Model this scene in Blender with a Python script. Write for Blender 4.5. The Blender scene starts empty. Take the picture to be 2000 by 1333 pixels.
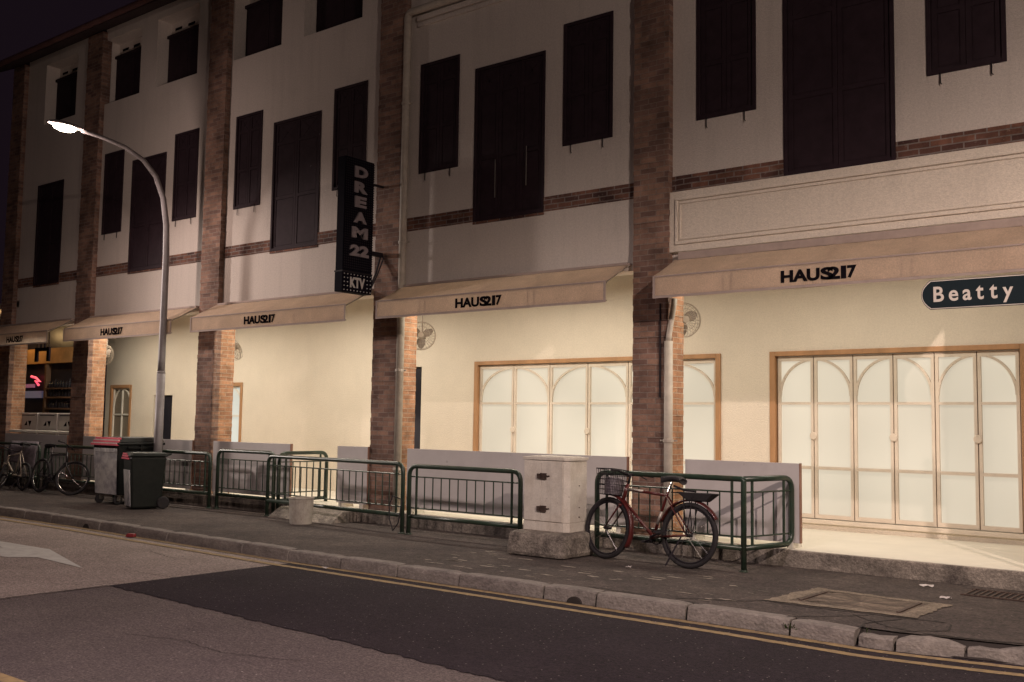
import bpy, math, random
from mathutils import Vector, Matrix
random.seed(7)
R = math.radians
sc = bpy.context.scene
col = sc.collection

# ------------------------------------------------------------------ camera
cam_d = bpy.data.cameras.new("camera"); cam = bpy.data.objects.new("camera", cam_d); col.objects.link(cam)
cam_d.sensor_width = 36.0; cam_d.lens = 1991.5 / 2000 * 36; cam_d.clip_start = 0.05; cam_d.clip_end = 1500
YAW, PITCH, ROLL = -0.672668, 0.079851, 0.015157
def cam_axes():
    cy, sy, cp, sp = math.cos(YAW), math.sin(YAW), math.cos(PITCH), math.sin(PITCH)
    f = Vector((sy * cp, cy * cp, sp)); r = Vector((cy, -sy, 0)); u = r.cross(f)
    c, s = math.cos(ROLL), math.sin(ROLL)
    return c * r + s * u, -s * r + c * u, f
_r, _u, _f = cam_axes()
cam.matrix_world = Matrix(((_r.x, _u.x, -_f.x, 0), (_r.y, _u.y, -_f.y, 0), (_r.z, _u.z, -_f.z, 1.58), (0, 0, 0, 1)))
sc.camera = cam

# ------------------------------------------------------------------ night sky and exposure
w = bpy.data.worlds.new("World"); sc.world = w; w.use_nodes = True
bg = w.node_tree.nodes["Background"]
bg.inputs[0].default_value = (0.0072, 0.0042, 0.0066, 1); bg.inputs[1].default_value = 1.0
sc.view_settings.view_transform = 'Standard'; sc.view_settings.look = 'None'
sc.view_settings.exposure = 0.0; sc.view_settings.gamma = 1.0
sc.render.engine = 'CYCLES'
sc.cycles.max_bounces = 8; sc.cycles.diffuse_bounces = 4; sc.cycles.caustics_reflective = False; sc.cycles.caustics_refractive = False
sc.cycles.sample_clamp_indirect = 4.0

# brightness of the lamps (all of them real lamps of the street or the veranda)
LAMP_A = 160      # the lamp in view
LAMP_B = 8200    # the lamp further down the street
LAMP_C = 2300     # across the road, right of the camera
LAMP_D = 1150     # across the road, nearly opposite
TUBE_W = 88      # one veranda tube

# ------------------------------------------------------------------ mesh helpers
class MB:
    def __init__(s): s.v = []; s.f = []
    def quad(s, *p):
        i = len(s.v); s.v += [tuple(q) for q in p]; s.f.append(tuple(range(i, i + len(p))))
    def box(s, x0, x1, y0, y1, z0, z1, m=None):
        c = [Vector((x, y, z)) for z in (z0, z1) for (x, y) in ((x0, y0), (x1, y0), (x1, y1), (x0, y1))]
        if m: c = [m @ p for p in c]
        i = len(s.v); s.v += [tuple(p) for p in c]
        for f in ((3, 2, 1, 0), (4, 5, 6, 7), (0, 1, 5, 4), (1, 2, 6, 5), (2, 3, 7, 6), (3, 0, 4, 7)): s.f.append(tuple(i + k for k in f))
        return s
    def taper(s, x0, x1, y0, y1, z0, X0, X1, Y0, Y1, z1, m=None):
        c = [Vector(p) for p in ((x0, y0, z0), (x1, y0, z0), (x1, y1, z0), (x0, y1, z0), (X0, Y0, z1), (X1, Y0, z1), (X1, Y1, z1), (X0, Y1, z1))]
        if m: c = [m @ p for p in c]
        i = len(s.v); s.v += [tuple(p) for p in c]
        for f in ((3, 2, 1, 0), (4, 5, 6, 7), (0, 1, 5, 4), (1, 2, 6, 5), (2, 3, 7, 6), (3, 0, 4, 7)): s.f.append(tuple(i + k for k in f))
        return s
    def tube(s, pts, r, n=8, r2=None, closed=False, caps=True):
        P = [Vector(p) for p in pts]; k = len(P); rings = []
        def tan(i):
            if closed: return (P[(i + 1) % k] - P[i - 1]).normalized()
            return (P[min(i + 1, k - 1)] - P[max(i - 1, 0)]).normalized()
        t = tan(0); a = Vector((0, 0, 1)) if abs(t.z) < 0.9 else Vector((1, 0, 0)); nrm = (a - t * a.dot(t)).normalized()
        for i in range(k):
            t = tan(i); nrm = (nrm - t * nrm.dot(t)).normalized(); b = t.cross(nrm)
            rr = r if r2 is None else r + (r2 - r) * i / max(1, k - 1)
            base = len(s.v)
            for j in range(n):
                an = 2 * math.pi * j / n; s.v.append(tuple(P[i] + (nrm * math.cos(an) + b * math.sin(an)) * rr))
            rings.append(base)
        m = k if closed else k - 1
        for i in range(m):
            A, B = rings[i], rings[(i + 1) % k]
            for j in range(n): s.f.append((A + j, A + (j + 1) % n, B + (j + 1) % n, B + j))
        if not closed and caps:
            s.f.append(tuple(rings[0] + j for j in reversed(range(n)))); s.f.append(tuple(rings[-1] + j for j in range(n)))
        return s
    def lathe(s, prof, c=(0, 0, 0), n=20, m=None):
        base = len(s.v); k = len(prof)
        for (r, z) in prof:
            for j in range(n):
                a = 2 * math.pi * j / n; p = Vector((r * math.cos(a), r * math.sin(a), z))
                p = (m @ p) if m else p
                s.v.append((p.x + c[0], p.y + c[1], p.z + c[2]))
        for i in range(k - 1):
            for j in range(n): s.f.append((base + i * n + j, base + i * n + (j + 1) % n, base + (i + 1) * n + (j + 1) % n, base + (i + 1) * n + j))
        s.f.append(tuple(base + j for j in reversed(range(n)))); s.f.append(tuple(base + (k - 1) * n + j for j in range(n)))
        return s
    def prism(s, poly, o, ax, ay, d):      # polygon (2d) at o with axes ax, ay; thickness vector d
        o, ax, ay, d = Vector(o), Vector(ax), Vector(ay), Vector(d); n = len(poly); i = len(s.v)
        for k in (0, 1):
            for (a, b) in poly: s.v.append(tuple(o + ax * a + ay * b + d * k))
        s.f.append(tuple(i + j for j in reversed(range(n)))); s.f.append(tuple(i + n + j for j in range(n)))
        for j in range(n): s.f.append((i + j, i + (j + 1) % n, i + n + (j + 1) % n, i + n + j))
        return s
    def build(s, name, m, parent=None, bevel=0, smooth=False, mat_world=None):
        me = bpy.data.meshes.new(name); me.from_pydata(s.v, [], s.f); me.validate(); me.update()
        o = bpy.data.objects.new(name, me); col.objects.link(o)
        if m: me.materials.append(m)
        if parent: o.parent = parent
        if smooth:
            for p in me.polygons: p.use_smooth = True
        if bevel:
            b = o.modifiers.new('bevel', 'BEVEL'); b.width = bevel; b.segments = 2; b.limit_method = 'ANGLE'; b.angle_limit = R(40)
        return o
def arc_path(corners, rad, seg=6):
    """polyline through corners, rounding the inner ones with radius rad"""
    P = [Vector(c) for c in corners]; out = [P[0]]
    for i in range(1, len(P) - 1):
        a = (P[i - 1] - P[i]).normalized(); b = (P[i + 1] - P[i]).normalized()
        r = rad[i] if isinstance(rad, (list, tuple)) else rad
        if r <= 0: out.append(P[i]); continue
        for k in range(seg + 1):
            t = k / seg; p0 = P[i] + a * r; p1 = P[i] + b * r
            out.append((1 - t) ** 2 * p0 + 2 * t * (1 - t) * P[i] + t * t * p1)
    out.append(P[-1]); return out
def tag(o, label=None, cat=None, group=None, kind=None):
    if label: o['label'] = label
    if cat: o['category'] = cat
    if group: o['group'] = group
    if kind: o['kind'] = kind
    return o
def thing(name, label, cat, loc=(0, 0, 0), rz=0, group=None):
    o = bpy.data.objects.new(name, None); col.objects.link(o); o.empty_display_size = 0.2
    o.location = loc; o.rotation_euler = (0, 0, rz); return tag(o, label, cat, group)
def copy_tree(o, parent=None):
    c = o.copy(); col.objects.link(c)
    if parent: c.parent = parent
    for ch in list(o.children): copy_tree(ch, c)
    return c
def text_into(mb, s, x0, x1, z0, z1, o, ax, ay, d, bold=0.02):
    """fit the word s into the box x0..x1, z0..z1 of the plane (o, ax, ay), thickness vector d"""
    cu = bpy.data.curves.new('txt', 'FONT'); cu.body = s; cu.size = 1; cu.offset = bold; cu.resolution_u = 4
    t = bpy.data.objects.new('txt', cu); col.objects.link(t)
    me = t.to_mesh(); vs = [v.co.copy() for v in me.vertices]; fs = [tuple(p.vertices) for p in me.polygons]
    bx = [v.x for v in vs]; by = [v.y for v in vs]
    sx = (x1 - x0) / (max(bx) - min(bx)); sy = (z1 - z0) / (max(by) - min(by))
    o, ax, ay, d = Vector(o), Vector(ax), Vector(ay), Vector(d); i = len(mb.v); n = len(vs)
    from collections import Counter
    ed = Counter()
    for f in fs:
        for a, b in zip(f, f[1:] + f[:1]): ed[(a, b)] += 1
    for k in (0, 1):
        for v in vs: mb.v.append(tuple(o + ax * (x0 + (v.x - min(bx)) * sx) + ay * (z0 + (v.y - min(by)) * sy) + d * k))
    for f in fs: mb.f.append(tuple(i + n + q for q in f))
    for (a, b) in ed:
        if (b, a) not in ed: mb.f.append((i + a, i + b, i + n + b, i + n + a))
    t.to_mesh_clear(); bpy.data.objects.remove(t); bpy.data.curves.remove(cu)

# ------------------------------------------------------------------ materials
def nt(name):
    m = bpy.data.materials.new(name); m.use_nodes = True; return m, m.node_tree.nodes, m.node_tree.links
def rgba(c): return (c[0], c[1], c[2], 1)
def mat(name, base, rough=0.7, metal=0.0, var=0.25, vscale=4.0, bump=0.0, bscale=60.0, dirt=None, dscale=1.5, damt=0.5, fine=None, spec=0.4, coat=0.0, trans=0.0, stretch=(1, 1, 1), grain=None, fleck=None, streak=0):
    """principled with two-scale colour variation, optional dirt colour in patches and fine bump"""
    m, N, L = nt(name); b = N["Principled BSDF"]
    b.inputs['Roughness'].default_value = rough; b.inputs['Metallic'].default_value = metal
    b.inputs['Specular IOR Level'].default_value = spec; b.inputs['Coat Weight'].default_value = coat
    tc = N.new('ShaderNodeTexCoord'); mp = N.new('ShaderNodeMapping'); mp.inputs['Scale'].default_value = stretch; L.new(tc.outputs['Object'], mp.inputs[0])
    n1 = N.new('ShaderNodeTexNoise'); n1.inputs['Scale'].default_value = vscale; n1.inputs['Detail'].default_value = 6; n1.inputs['Roughness'].default_value = 0.65; L.new(mp.outputs[0], n1.inputs['Vector'])
    r1 = N.new('ShaderNodeMapRange'); r1.inputs[1].default_value = 0.3; r1.inputs[2].default_value = 0.7; r1.inputs[3].default_value = 1 - var; r1.inputs[4].default_value = 1 + var * 0.6; L.new(n1.outputs[0], r1.inputs[0])
    mx = N.new('ShaderNodeMix'); mx.data_type = 'RGBA'; mx.blend_type = 'MULTIPLY'; mx.inputs[0].default_value = 1; mx.inputs[6].default_value = rgba(base); L.new(r1.outputs[0], mx.inputs[7])
    out = mx.outputs[2]
    if dirt:
        n2 = N.new('ShaderNodeTexNoise'); n2.inputs['Scale'].default_value = dscale; n2.inputs['Detail'].default_value = 8; n2.inputs['Roughness'].default_value = 0.7; L.new(mp.outputs[0], n2.inputs['Vector'])
        r2 = N.new('ShaderNodeMapRange'); r2.inputs[1].default_value = 0.45; r2.inputs[2].default_value = 0.68; r2.inputs[4].default_value = damt; L.new(n2.outputs[0], r2.inputs[0])
        m2 = N.new('ShaderNodeMix'); m2.data_type = 'RGBA'; L.new(r2.outputs[0], m2.inputs[0]); L.new(out, m2.inputs[6]); m2.inputs[7].default_value = rgba(dirt); out = m2.outputs[2]
    if fine:      # (scale, threshold, colour, amount): small specks
        v = N.new('ShaderNodeTexNoise'); v.inputs['Scale'].default_value = fine[0]; v.inputs['Detail'].default_value = 2; L.new(tc.outputs['Object'], v.inputs['Vector'])
        r3 = N.new('ShaderNodeMapRange'); r3.inputs[1].default_value = fine[1]; r3.inputs[2].default_value = fine[1] + 0.05; r3.inputs[4].default_value = fine[3]; L.new(v.outputs[0], r3.inputs[0])
        m3 = N.new('ShaderNodeMix'); m3.data_type = 'RGBA'; L.new(r3.outputs[0], m3.inputs[0]); L.new(out, m3.inputs[6]); m3.inputs[7].default_value = rgba(fine[2]); out = m3.outputs[2]
    if grain:     # (scale, amount): fine tonal grain of the surface itself
        for gs, ga in grain:
            v = N.new('ShaderNodeTexNoise'); v.inputs['Scale'].default_value = gs; v.inputs['Detail'].default_value = 3; v.inputs['Roughness'].default_value = 0.7; L.new(mp.outputs[0], v.inputs['Vector'])
            rg = N.new('ShaderNodeMapRange'); rg.inputs[1].default_value = 0.32; rg.inputs[2].default_value = 0.68; rg.inputs[3].default_value = 1 - ga; rg.inputs[4].default_value = 1 + ga; L.new(v.outputs[0], rg.inputs[0])
            mg = N.new('ShaderNodeMix'); mg.data_type = 'RGBA'; mg.blend_type = 'MULTIPLY'; mg.inputs[0].default_value = 1; L.new(out, mg.inputs[6]); L.new(rg.outputs[0], mg.inputs[7]); out = mg.outputs[2]
    if streak:    # faint vertical run-off marks
        ms_ = N.new('ShaderNodeMapping'); ms_.inputs['Scale'].default_value = (7, 7, 0.45); L.new(tc.outputs['Object'], ms_.inputs[0])
        v = N.new('ShaderNodeTexNoise'); v.inputs['Scale'].default_value = 1.0; v.inputs['Detail'].default_value = 5; v.inputs['Roughness'].default_value = 0.7; L.new(ms_.outputs[0], v.inputs['Vector'])
        rs_ = N.new('ShaderNodeMapRange'); rs_.inputs[1].default_value = 0.5; rs_.inputs[2].default_value = 0.72; rs_.inputs[3].default_value = 1; rs_.inputs[4].default_value = 1 - streak; L.new(v.outputs[0], rs_.inputs[0])
        mg = N.new('ShaderNodeMix'); mg.data_type = 'RGBA'; mg.blend_type = 'MULTIPLY'; mg.inputs[0].default_value = 1; L.new(out, mg.inputs[6]); L.new(rs_.outputs[0], mg.inputs[7]); out = mg.outputs[2]
    if fleck:     # (cells per metre, radius in cells, share, colour)
        v = N.new('ShaderNodeTexVoronoi'); v.voronoi_dimensions = '2D'; v.inputs['Scale'].default_value = fleck[0]; L.new(tc.outputs['Object'], v.inputs['Vector'])
        c1 = N.new('ShaderNodeMath'); c1.operation = 'LESS_THAN'; c1.inputs[1].default_value = fleck[1]; L.new(v.outputs['Distance'], c1.inputs[0])
        sx = N.new('ShaderNodeSeparateColor'); L.new(v.outputs['Color'], sx.inputs[0]); c2 = N.new('ShaderNodeMath'); c2.operation = 'LESS_THAN'; c2.inputs[1].default_value = fleck[2]; L.new(sx.outputs[0], c2.inputs[0])
        c3 = N.new('ShaderNodeMath'); c3.operation = 'MULTIPLY'; L.new(c1.outputs[0], c3.inputs[0]); L.new(c2.outputs[0], c3.inputs[1])
        mk = N.new('ShaderNodeMix'); mk.data_type = 'RGBA'; L.new(c3.outputs[0], mk.inputs[0]); L.new(out, mk.inputs[6]); mk.inputs[7].default_value = rgba(fleck[3]); out = mk.outputs[2]
    L.new(out, b.inputs['Base Color'])
    if bump:
        n4 = N.new('ShaderNodeTexNoise'); n4.inputs['Scale'].default_value = bscale; n4.inputs['Detail'].default_value = 4; L.new(tc.outputs['Object'], n4.inputs['Vector'])
        bp = N.new('ShaderNodeBump'); bp.inputs['Strength'].default_value = bump; bp.inputs['Distance'].default_value = 0.02; L.new(n4.outputs[0], bp.inputs['Height']); L.new(bp.outputs[0], b.inputs['Normal'])
    if trans:
        t = N.new('ShaderNodeBsdfTranslucent'); L.new(out, t.inputs[0]); ms = N.new('ShaderNodeMixShader'); ms.inputs[0].default_value = trans
        L.new(b.outputs[0], ms.inputs[1]); L.new(t.outputs[0], ms.inputs[2]); L.new(ms.outputs[0], N["Material Output"].inputs[0])
    return m
def emit(name, c, s, base=(0.5, 0.5, 0.5)):
    m, N, L = nt(name); b = N["Principled BSDF"]; b.inputs['Base Color'].default_value = rgba(base); b.inputs['Emission Color'].default_value = rgba(c); b.inputs['Emission Strength'].default_value = s; b.inputs['Roughness'].default_value = 0.4
    return m
def brick_mat(name, c1, c2, mortar, course=0.0655, msize=0.006):
    m, N, L = nt(name); b = N["Principled BSDF"]; b.inputs['Roughness'].default_value = 0.9; b.inputs['Specular IOR Level'].default_value = 0.2
    tc = N.new('ShaderNodeTexCoord'); sp = N.new('ShaderNodeSeparateXYZ'); L.new(tc.outputs['Object'], sp.inputs[0])
    ge = N.new('ShaderNodeNewGeometry'); sn = N.new('ShaderNodeSeparateXYZ'); L.new(ge.outputs['Normal'], sn.inputs[0])
    ab = N.new('ShaderNodeMath'); ab.operation = 'ABSOLUTE'; L.new(sn.outputs[0], ab.inputs[0]); gt = N.new('ShaderNodeMath'); gt.operation = 'GREATER_THAN'; gt.inputs[1].default_value = 0.6; L.new(ab.outputs[0], gt.inputs[0])
    mu = N.new('ShaderNodeMix'); mu.data_type = 'FLOAT'; L.new(gt.outputs[0], mu.inputs[0]); L.new(sp.outputs[0], mu.inputs[2]); L.new(sp.outputs[1], mu.inputs[3])
    wob = N.new('ShaderNodeTexNoise'); wob.inputs['Scale'].default_value = 5; L.new(tc.outputs['Object'], wob.inputs['Vector'])
    wz = N.new('ShaderNodeMath'); wz.operation = 'MULTIPLY_ADD'; wz.inputs[1].default_value = 0.014; L.new(wob.outputs[0], wz.inputs[0]); L.new(sp.outputs[2], wz.inputs[2])
    cb = N.new('ShaderNodeCombineXYZ'); L.new(mu.outputs[0], cb.inputs[0]); L.new(wz.outputs[0], cb.inputs[1])
    br = N.new('ShaderNodeTexBrick'); br.inputs['Scale'].default_value = 1; br.inputs['Brick Width'].default_value = 0.215; br.inputs['Row Height'].default_value = course; br.inputs['Mortar Size'].default_value = msize; br.inputs['Mortar Smooth'].default_value = 0.3; br.inputs['Bias'].default_value = -0.1
    br.inputs['Color1'].default_value = rgba(c1); br.inputs['Color2'].default_value = rgba(c2); br.inputs['Mortar'].default_value = rgba(mortar); L.new(cb.outputs[0], br.inputs['Vector'])
    n1 = N.new('ShaderNodeTexNoise'); n1.inputs['Scale'].default_value = 2.2; n1.inputs['Detail'].default_value = 8; n1.inputs['Roughness'].default_value = 0.75; L.new(tc.outputs['Object'], n1.inputs['Vector'])
    r1 = N.new('ShaderNodeMapRange'); r1.inputs[1].default_value = 0.3; r1.inputs[2].default_value = 0.72; r1.inputs[3].default_value = 0.38; r1.inputs[4].default_value = 1.4; L.new(n1.outputs[0], r1.inputs[0])
    mx = N.new('ShaderNodeMix'); mx.data_type = 'RGBA'; mx.blend_type = 'MULTIPLY'; mx.inputs[0].default_value = 1; L.new(br.outputs[0], mx.inputs[6]); L.new(r1.outputs[0], mx.inputs[7])
    # chalky mortar smears
    n2 = N.new('ShaderNodeTexNoise'); n2.inputs['Scale'].default_value = 9; n2.inputs['Detail'].default_value = 6; n2.inputs['Roughness'].default_value = 0.8; L.new(tc.outputs['Object'], n2.inputs['Vector'])
    r2 = N.new('ShaderNodeMapRange'); r2.inputs[1].default_value = 0.585; r2.inputs[2].default_value = 0.70; r2.inputs[4].default_value = 0.5; L.new(n2.outputs[0], r2.inputs[0])
    m2 = N.new('ShaderNodeMix'); m2.data_type = 'RGBA'; L.new(r2.outputs[0], m2.inputs[0]); L.new(mx.outputs[2], m2.inputs[6]); m2.inputs[7].default_value = (0.40, 0.33, 0.28, 1)
    L.new(m2.outputs[2], b.inputs['Base Color'])
    n3 = N.new('ShaderNodeTexNoise'); n3.inputs['Scale'].default_value = 70; n3.inputs['Detail'].default_value = 4; L.new(tc.outputs['Object'], n3.inputs['Vector'])
    ad = N.new('ShaderNodeMath'); ad.operation = 'MULTIPLY_ADD'; ad.inputs[1].default_value = -0.8; L.new(br.outputs[1], ad.inputs[0]); L.new(n3.outputs[0], ad.inputs[2])
    bp = N.new('ShaderNodeBump'); bp.inputs['Strength'].default_value = 0.7; bp.inputs['Distance'].default_value = 0.012; L.new(ad.outputs[0], bp.inputs['Height']); L.new(bp.outputs[0], b.inputs['Normal'])
    return m

M = {}
M['plaster'] = mat('plaster', (0.67, 0.605, 0.55), 0.9, var=0.08, vscale=1.2, bump=0.45, bscale=70, dirt=(0.55, 0.49, 0.445), dscale=0.6, damt=0.4, spec=0.15, grain=((38, 0.08), (90, 0.09)), streak=0.08)
M['fascia'] = mat('fascia', (0.78, 0.70, 0.60), 0.9, var=0.08, vscale=2.0, bump=0.4, bscale=70, dirt=(0.68, 0.61, 0.52), dscale=1.0, damt=0.6, spec=0.15, grain=((40, 0.08), (100, 0.08)), streak=0.07)
M['veranda_plaster'] = mat('veranda_plaster', (0.72, 0.645, 0.54), 0.9, var=0.05, vscale=1.5, bump=0.4, bscale=70, spec=0.15, grain=((40, 0.05), (90, 0.06)), streak=0.015)
M['soffit'] = mat('soffit', (0.55, 0.5, 0.45), 0.9)
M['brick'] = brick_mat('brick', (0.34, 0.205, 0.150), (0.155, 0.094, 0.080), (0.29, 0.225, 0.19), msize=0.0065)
M['brick_lit'] = brick_mat('brick_lit', (0.52, 0.285, 0.165), (0.34, 0.18, 0.11), (0.50, 0.38, 0.28), msize=0.006)  # same brick with the orange veranda light painted into its colour
M['brick_band'] = brick_mat('brick_band', (0.24, 0.115, 0.08), (0.075, 0.040, 0.038), (0.26, 0.22, 0.20), course=0.064, msize=0.008)
M['shutter'] = mat('shutter', (0.034, 0.021, 0.027), 0.75, var=0.25, vscale=6, spec=0.12)
M['shutter_worn'] = mat('shutter_worn', (0.036, 0.023, 0.029), 0.75, var=0.25, vscale=6, spec=0.12, fine=(7, 0.76, (0.35, 0.3, 0.28), 0.8))
M['iron'] = mat('iron', (0.02, 0.016, 0.02), 0.7, spec=0.2)
M['roof'] = mat('roof', (0.05, 0.03, 0.032), 0.8, var=0.3, vscale=10)
M['gutter'] = mat('gutter', (0.12, 0.06, 0.055), 0.6)
M['wood'] = mat('wood', (0.43, 0.235, 0.115), 0.6, var=0.25, vscale=5, stretch=(1, 1, 0.15))
M['wood_pale'] = mat('wood_pale', (0.66, 0.575, 0.475), 0.7, var=0.08, vscale=6, spec=0.2)
M['white_bar'] = mat('white_bar', (0.75, 0.72, 0.64), 0.6, var=0.1)
M['door_dark'] = mat('door_dark', (0.02, 0.019, 0.026), 0.35, var=0.3, vscale=3)
M['pipe'] = mat('pipe', (0.50, 0.45, 0.38), 0.6, var=0.2, vscale=7, dirt=(0.3, 0.24, 0.2), damt=0.5, dscale=3)
M['fabric'] = mat('fabric', (0.67, 0.52, 0.41), 0.9, var=0.16, vscale=2.2, bump=0.3, bscale=200, spec=0.1, trans=0.40, dirt=(0.52, 0.40, 0.31), dscale=1.6, damt=0.55, grain=((60, 0.13), (140, 0.12)))
M['hem'] = mat('hem', (0.40, 0.32, 0.285), 0.9, var=0.15, vscale=8)
M['ink'] = mat('ink', (0.010, 0.008, 0.011), 0.95, spec=0.0)
M['steel'] = mat('steel', (0.42, 0.38, 0.34), 0.5, metal=0.6)
M['board'] = mat('board', (0.545, 0.51, 0.50), 0.45, var=0.10, vscale=1.5, dirt=(0.46, 0.425, 0.415), dscale=2.2, damt=0.5, fine=(10, 0.74, (0.3, 0.27, 0.26), 0.5))
M['board_edge'] = mat('board_edge', (0.30, 0.17, 0.12), 0.8)
M['rail'] = mat('rail', (0.022, 0.042, 0.028), 0.35, var=0.25, vscale=14, dirt=(0.05, 0.045, 0.03), dscale=9, damt=0.5, spec=0.5)
M['concrete'] = mat('concrete', (0.26, 0.225, 0.19), 0.9, var=0.45, vscale=4, bump=0.8, bscale=40, dirt=(0.045, 0.036, 0.034), dscale=2.6, damt=0.92, grain=((30, 0.3), (90, 0.3)))
M['kerb'] = mat('kerb', (0.24, 0.21, 0.19), 0.9, var=0.35, vscale=2.5, bump=0.6, bscale=45, dirt=(0.085, 0.07, 0.068), dscale=2.5, damt=0.8, grain=((12, 0.2), (60, 0.2)), stretch=(0.5, 1, 1))
M['floor'] = mat('floor', (0.72, 0.68, 0.58), 0.55, var=0.06, vscale=3, fine=(8, 0.72, (0.5, 0.45, 0.36), 0.4))
M['pavement'] = mat('pavement', (0.080, 0.062, 0.055), 0.92, var=0.40, vscale=1.8, bump=0.8, bscale=70, dirt=(0.044, 0.033, 0.032), dscale=0.8, damt=0.85, grain=((9, 0.28), (35, 0.5)), fleck=(9, 0.06, 0.12, (0.22, 0.19, 0.17)))
M['asphalt_old'] = mat('asphalt_old', (0.120, 0.096, 0.092), 0.9, var=0.22, vscale=1.6, bump=1.0, bscale=85, dirt=(0.085, 0.064, 0.070), dscale=0.45, damt=0.75, grain=((22, 0.28), (60, 0.62)), fleck=(8, 0.05, 0.09, (0.34, 0.30, 0.29)))
M['asphalt_pale'] = mat('asphalt_pale', (0.305, 0.25, 0.225), 0.9, var=0.2, vscale=1.4, bump=1.0, bscale=80, dirt=(0.235, 0.19, 0.175), dscale=0.5, damt=0.75, grain=((16, 0.2), (42, 0.5)), fleck=(6, 0.05, 0.08, (0.5, 0.45, 0.42)))
M['asphalt_new'] = mat('asphalt_new', (0.029, 0.0215, 0.0265), 0.92, var=0.25, vscale=1.5, bump=0.9, bscale=90, dirt=(0.022, 0.016, 0.022), dscale=0.6, damt=0.7, grain=((22, 0.25), (60, 0.5)), fleck=(11, 0.06, 0.30, (0.20, 0.17, 0.17)), spec=0.2)
M['yellow'] = mat('yellow', (0.29, 0.205, 0.10), 0.85, var=0.25, vscale=9, dirt=(0.13, 0.095, 0.075), dscale=16, damt=0.75)
M['road_white'] = mat('road_white', (0.50, 0.49, 0.46), 0.8, var=0.1, vscale=6, dirt=(0.3, 0.27, 0.26), dscale=9, damt=0.5)
M['crack'] = mat('crack', (0.03, 0.024, 0.022), 0.95)
M['patch_border'] = mat('patch_border', (0.23, 0.185, 0.14), 0.9, var=0.35, vscale=6, bump=0.6, bscale=60, dirt=(0.12, 0.095, 0.075), dscale=5, damt=0.8, grain=((20, 0.3), (60, 0.4)))
M['scuff'] = mat('scuff', (0.33, 0.28, 0.235), 0.9, var=0.3, vscale=12, dirt=(0.11, 0.09, 0.075), dscale=22, damt=0.8)
M['manhole'] = mat('manhole', (0.11, 0.082, 0.064), 0.9, var=0.5, vscale=5, bump=0.6, bscale=50, dirt=(0.24, 0.19, 0.145), dscale=4, damt=0.9, stretch=(0.6, 1.6, 1), grain=((14, 0.4), (45, 0.4)))
M['lamp_pole'] = mat('lamp_pole', (0.27, 0.25, 0.255), 0.55, metal=0.15, var=0.15, vscale=8, dirt=(0.18, 0.16, 0.165), dscale=5, damt=0.5)
M['lamp_glass'] = emit('lamp_glass', (1.0, 0.86, 0.62), 26)
M['tube_glass'] = emit('tube_glass', (1.0, 0.86, 0.64), 3)
M['cabinet'] = mat('cabinet', (0.64, 0.59, 0.52), 0.6, var=0.14, vscale=4, dirt=(0.47, 0.41, 0.34), dscale=3.5, damt=0.75, fine=(26, 0.70, (0.16, 0.10, 0.07), 0.8), streak=0.2, grain=((60, 0.08),))
M['rust'] = mat('rust', (0.09, 0.06, 0.05), 0.7, metal=0.4, var=0.5, vscale=40)
M['plastic_black'] = mat('plastic_black', (0.009, 0.010, 0.010), 0.5, var=0.3, vscale=12, dirt=(0.022, 0.02, 0.018), dscale=6, damt=0.4, spec=0.25)
M['plastic_green'] = mat('plastic_green', (0.012, 0.015, 0.0125), 0.5, var=0.3, vscale=12, dirt=(0.022, 0.02, 0.018), dscale=6, damt=0.4, spec=0.25)
M['bin_panel'] = mat('bin_panel', (0.80, 0.79, 0.76), 0.4, metal=0.0, var=0.35, vscale=2.2, dirt=(0.16, 0.16, 0.22), dscale=2.6, damt=0.85, bump=0.2, bscale=8)  # pale and dark blotches imitate reflections, painted into a matte colour
M['red_sticker'] = mat('red_sticker', (0.75, 0.12, 0.17), 0.5, var=0.2)
M['white_sticker'] = mat('white_sticker', (0.72, 0.62, 0.58), 0.5, var=0.2)
M['rubber'] = mat('rubber', (0.022, 0.019, 0.021), 0.8, bump=0.3, bscale=120)
M['chrome'] = mat('chrome', (0.55, 0.52, 0.5), 0.25, metal=1.0, var=0.2, vscale=10)
M['bike_red'] = mat('bike_red', (0.080, 0.012, 0.011), 0.35, var=0.3, vscale=12, dirt=(0.06, 0.012, 0.01), dscale=10, damt=0.5, coat=0.3)
M['bike_black'] = mat('bike_black', (0.022, 0.018, 0.02), 0.4, coat=0.2)
M['bike_cream'] = mat('bike_cream', (0.36, 0.30, 0.24), 0.45)
M['bag'] = mat('bag', (0.20, 0.17, 0.19), 0.5, var=0.4, vscale=12, bump=0.8, bscale=14)
M['bucket'] = mat('bucket', (0.46, 0.42, 0.36), 0.85, var=0.2, vscale=9, dirt=(0.3, 0.26, 0.22), dscale=7, damt=0.7, fine=(60, 0.63, (0.24, 0.2, 0.17), 0.6))
M['sign_blue'] = mat('sign_blue', (0.013, 0.021, 0.026), 0.75, var=0.1, spec=0.1)
M['sign_white'] = mat('sign_white', (0.62, 0.56, 0.50), 0.5, var=0.08)
M['blade'] = mat('blade', (0.008, 0.007, 0.012), 0.7, var=0.2, vscale=20, spec=0.02)
M['letter_grey'] = mat('letter_grey', (0.28, 0.24, 0.25), 0.5, var=0.1)
M['letter_pale'] = mat('letter_pale', (0.52, 0.48, 0.46), 0.5, var=0.1)
M['bulb'] = mat('bulb', (0.7, 0.66, 0.64), 0.3)
M['fan_grey'] = mat('fan_grey', (0.34, 0.28, 0.22), 0.5, var=0.2)
M['fan_cage'] = mat('fan_cage', (0.34, 0.28, 0.22), 0.4, metal=0.3)
M['fan_blade'] = mat('fan_blade', (0.20, 0.155, 0.12), 0.6)
M['tile_orange'] = mat('tile_orange', (0.5, 0.27, 0.10), 0.8, var=0.3, vscale=3)
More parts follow.
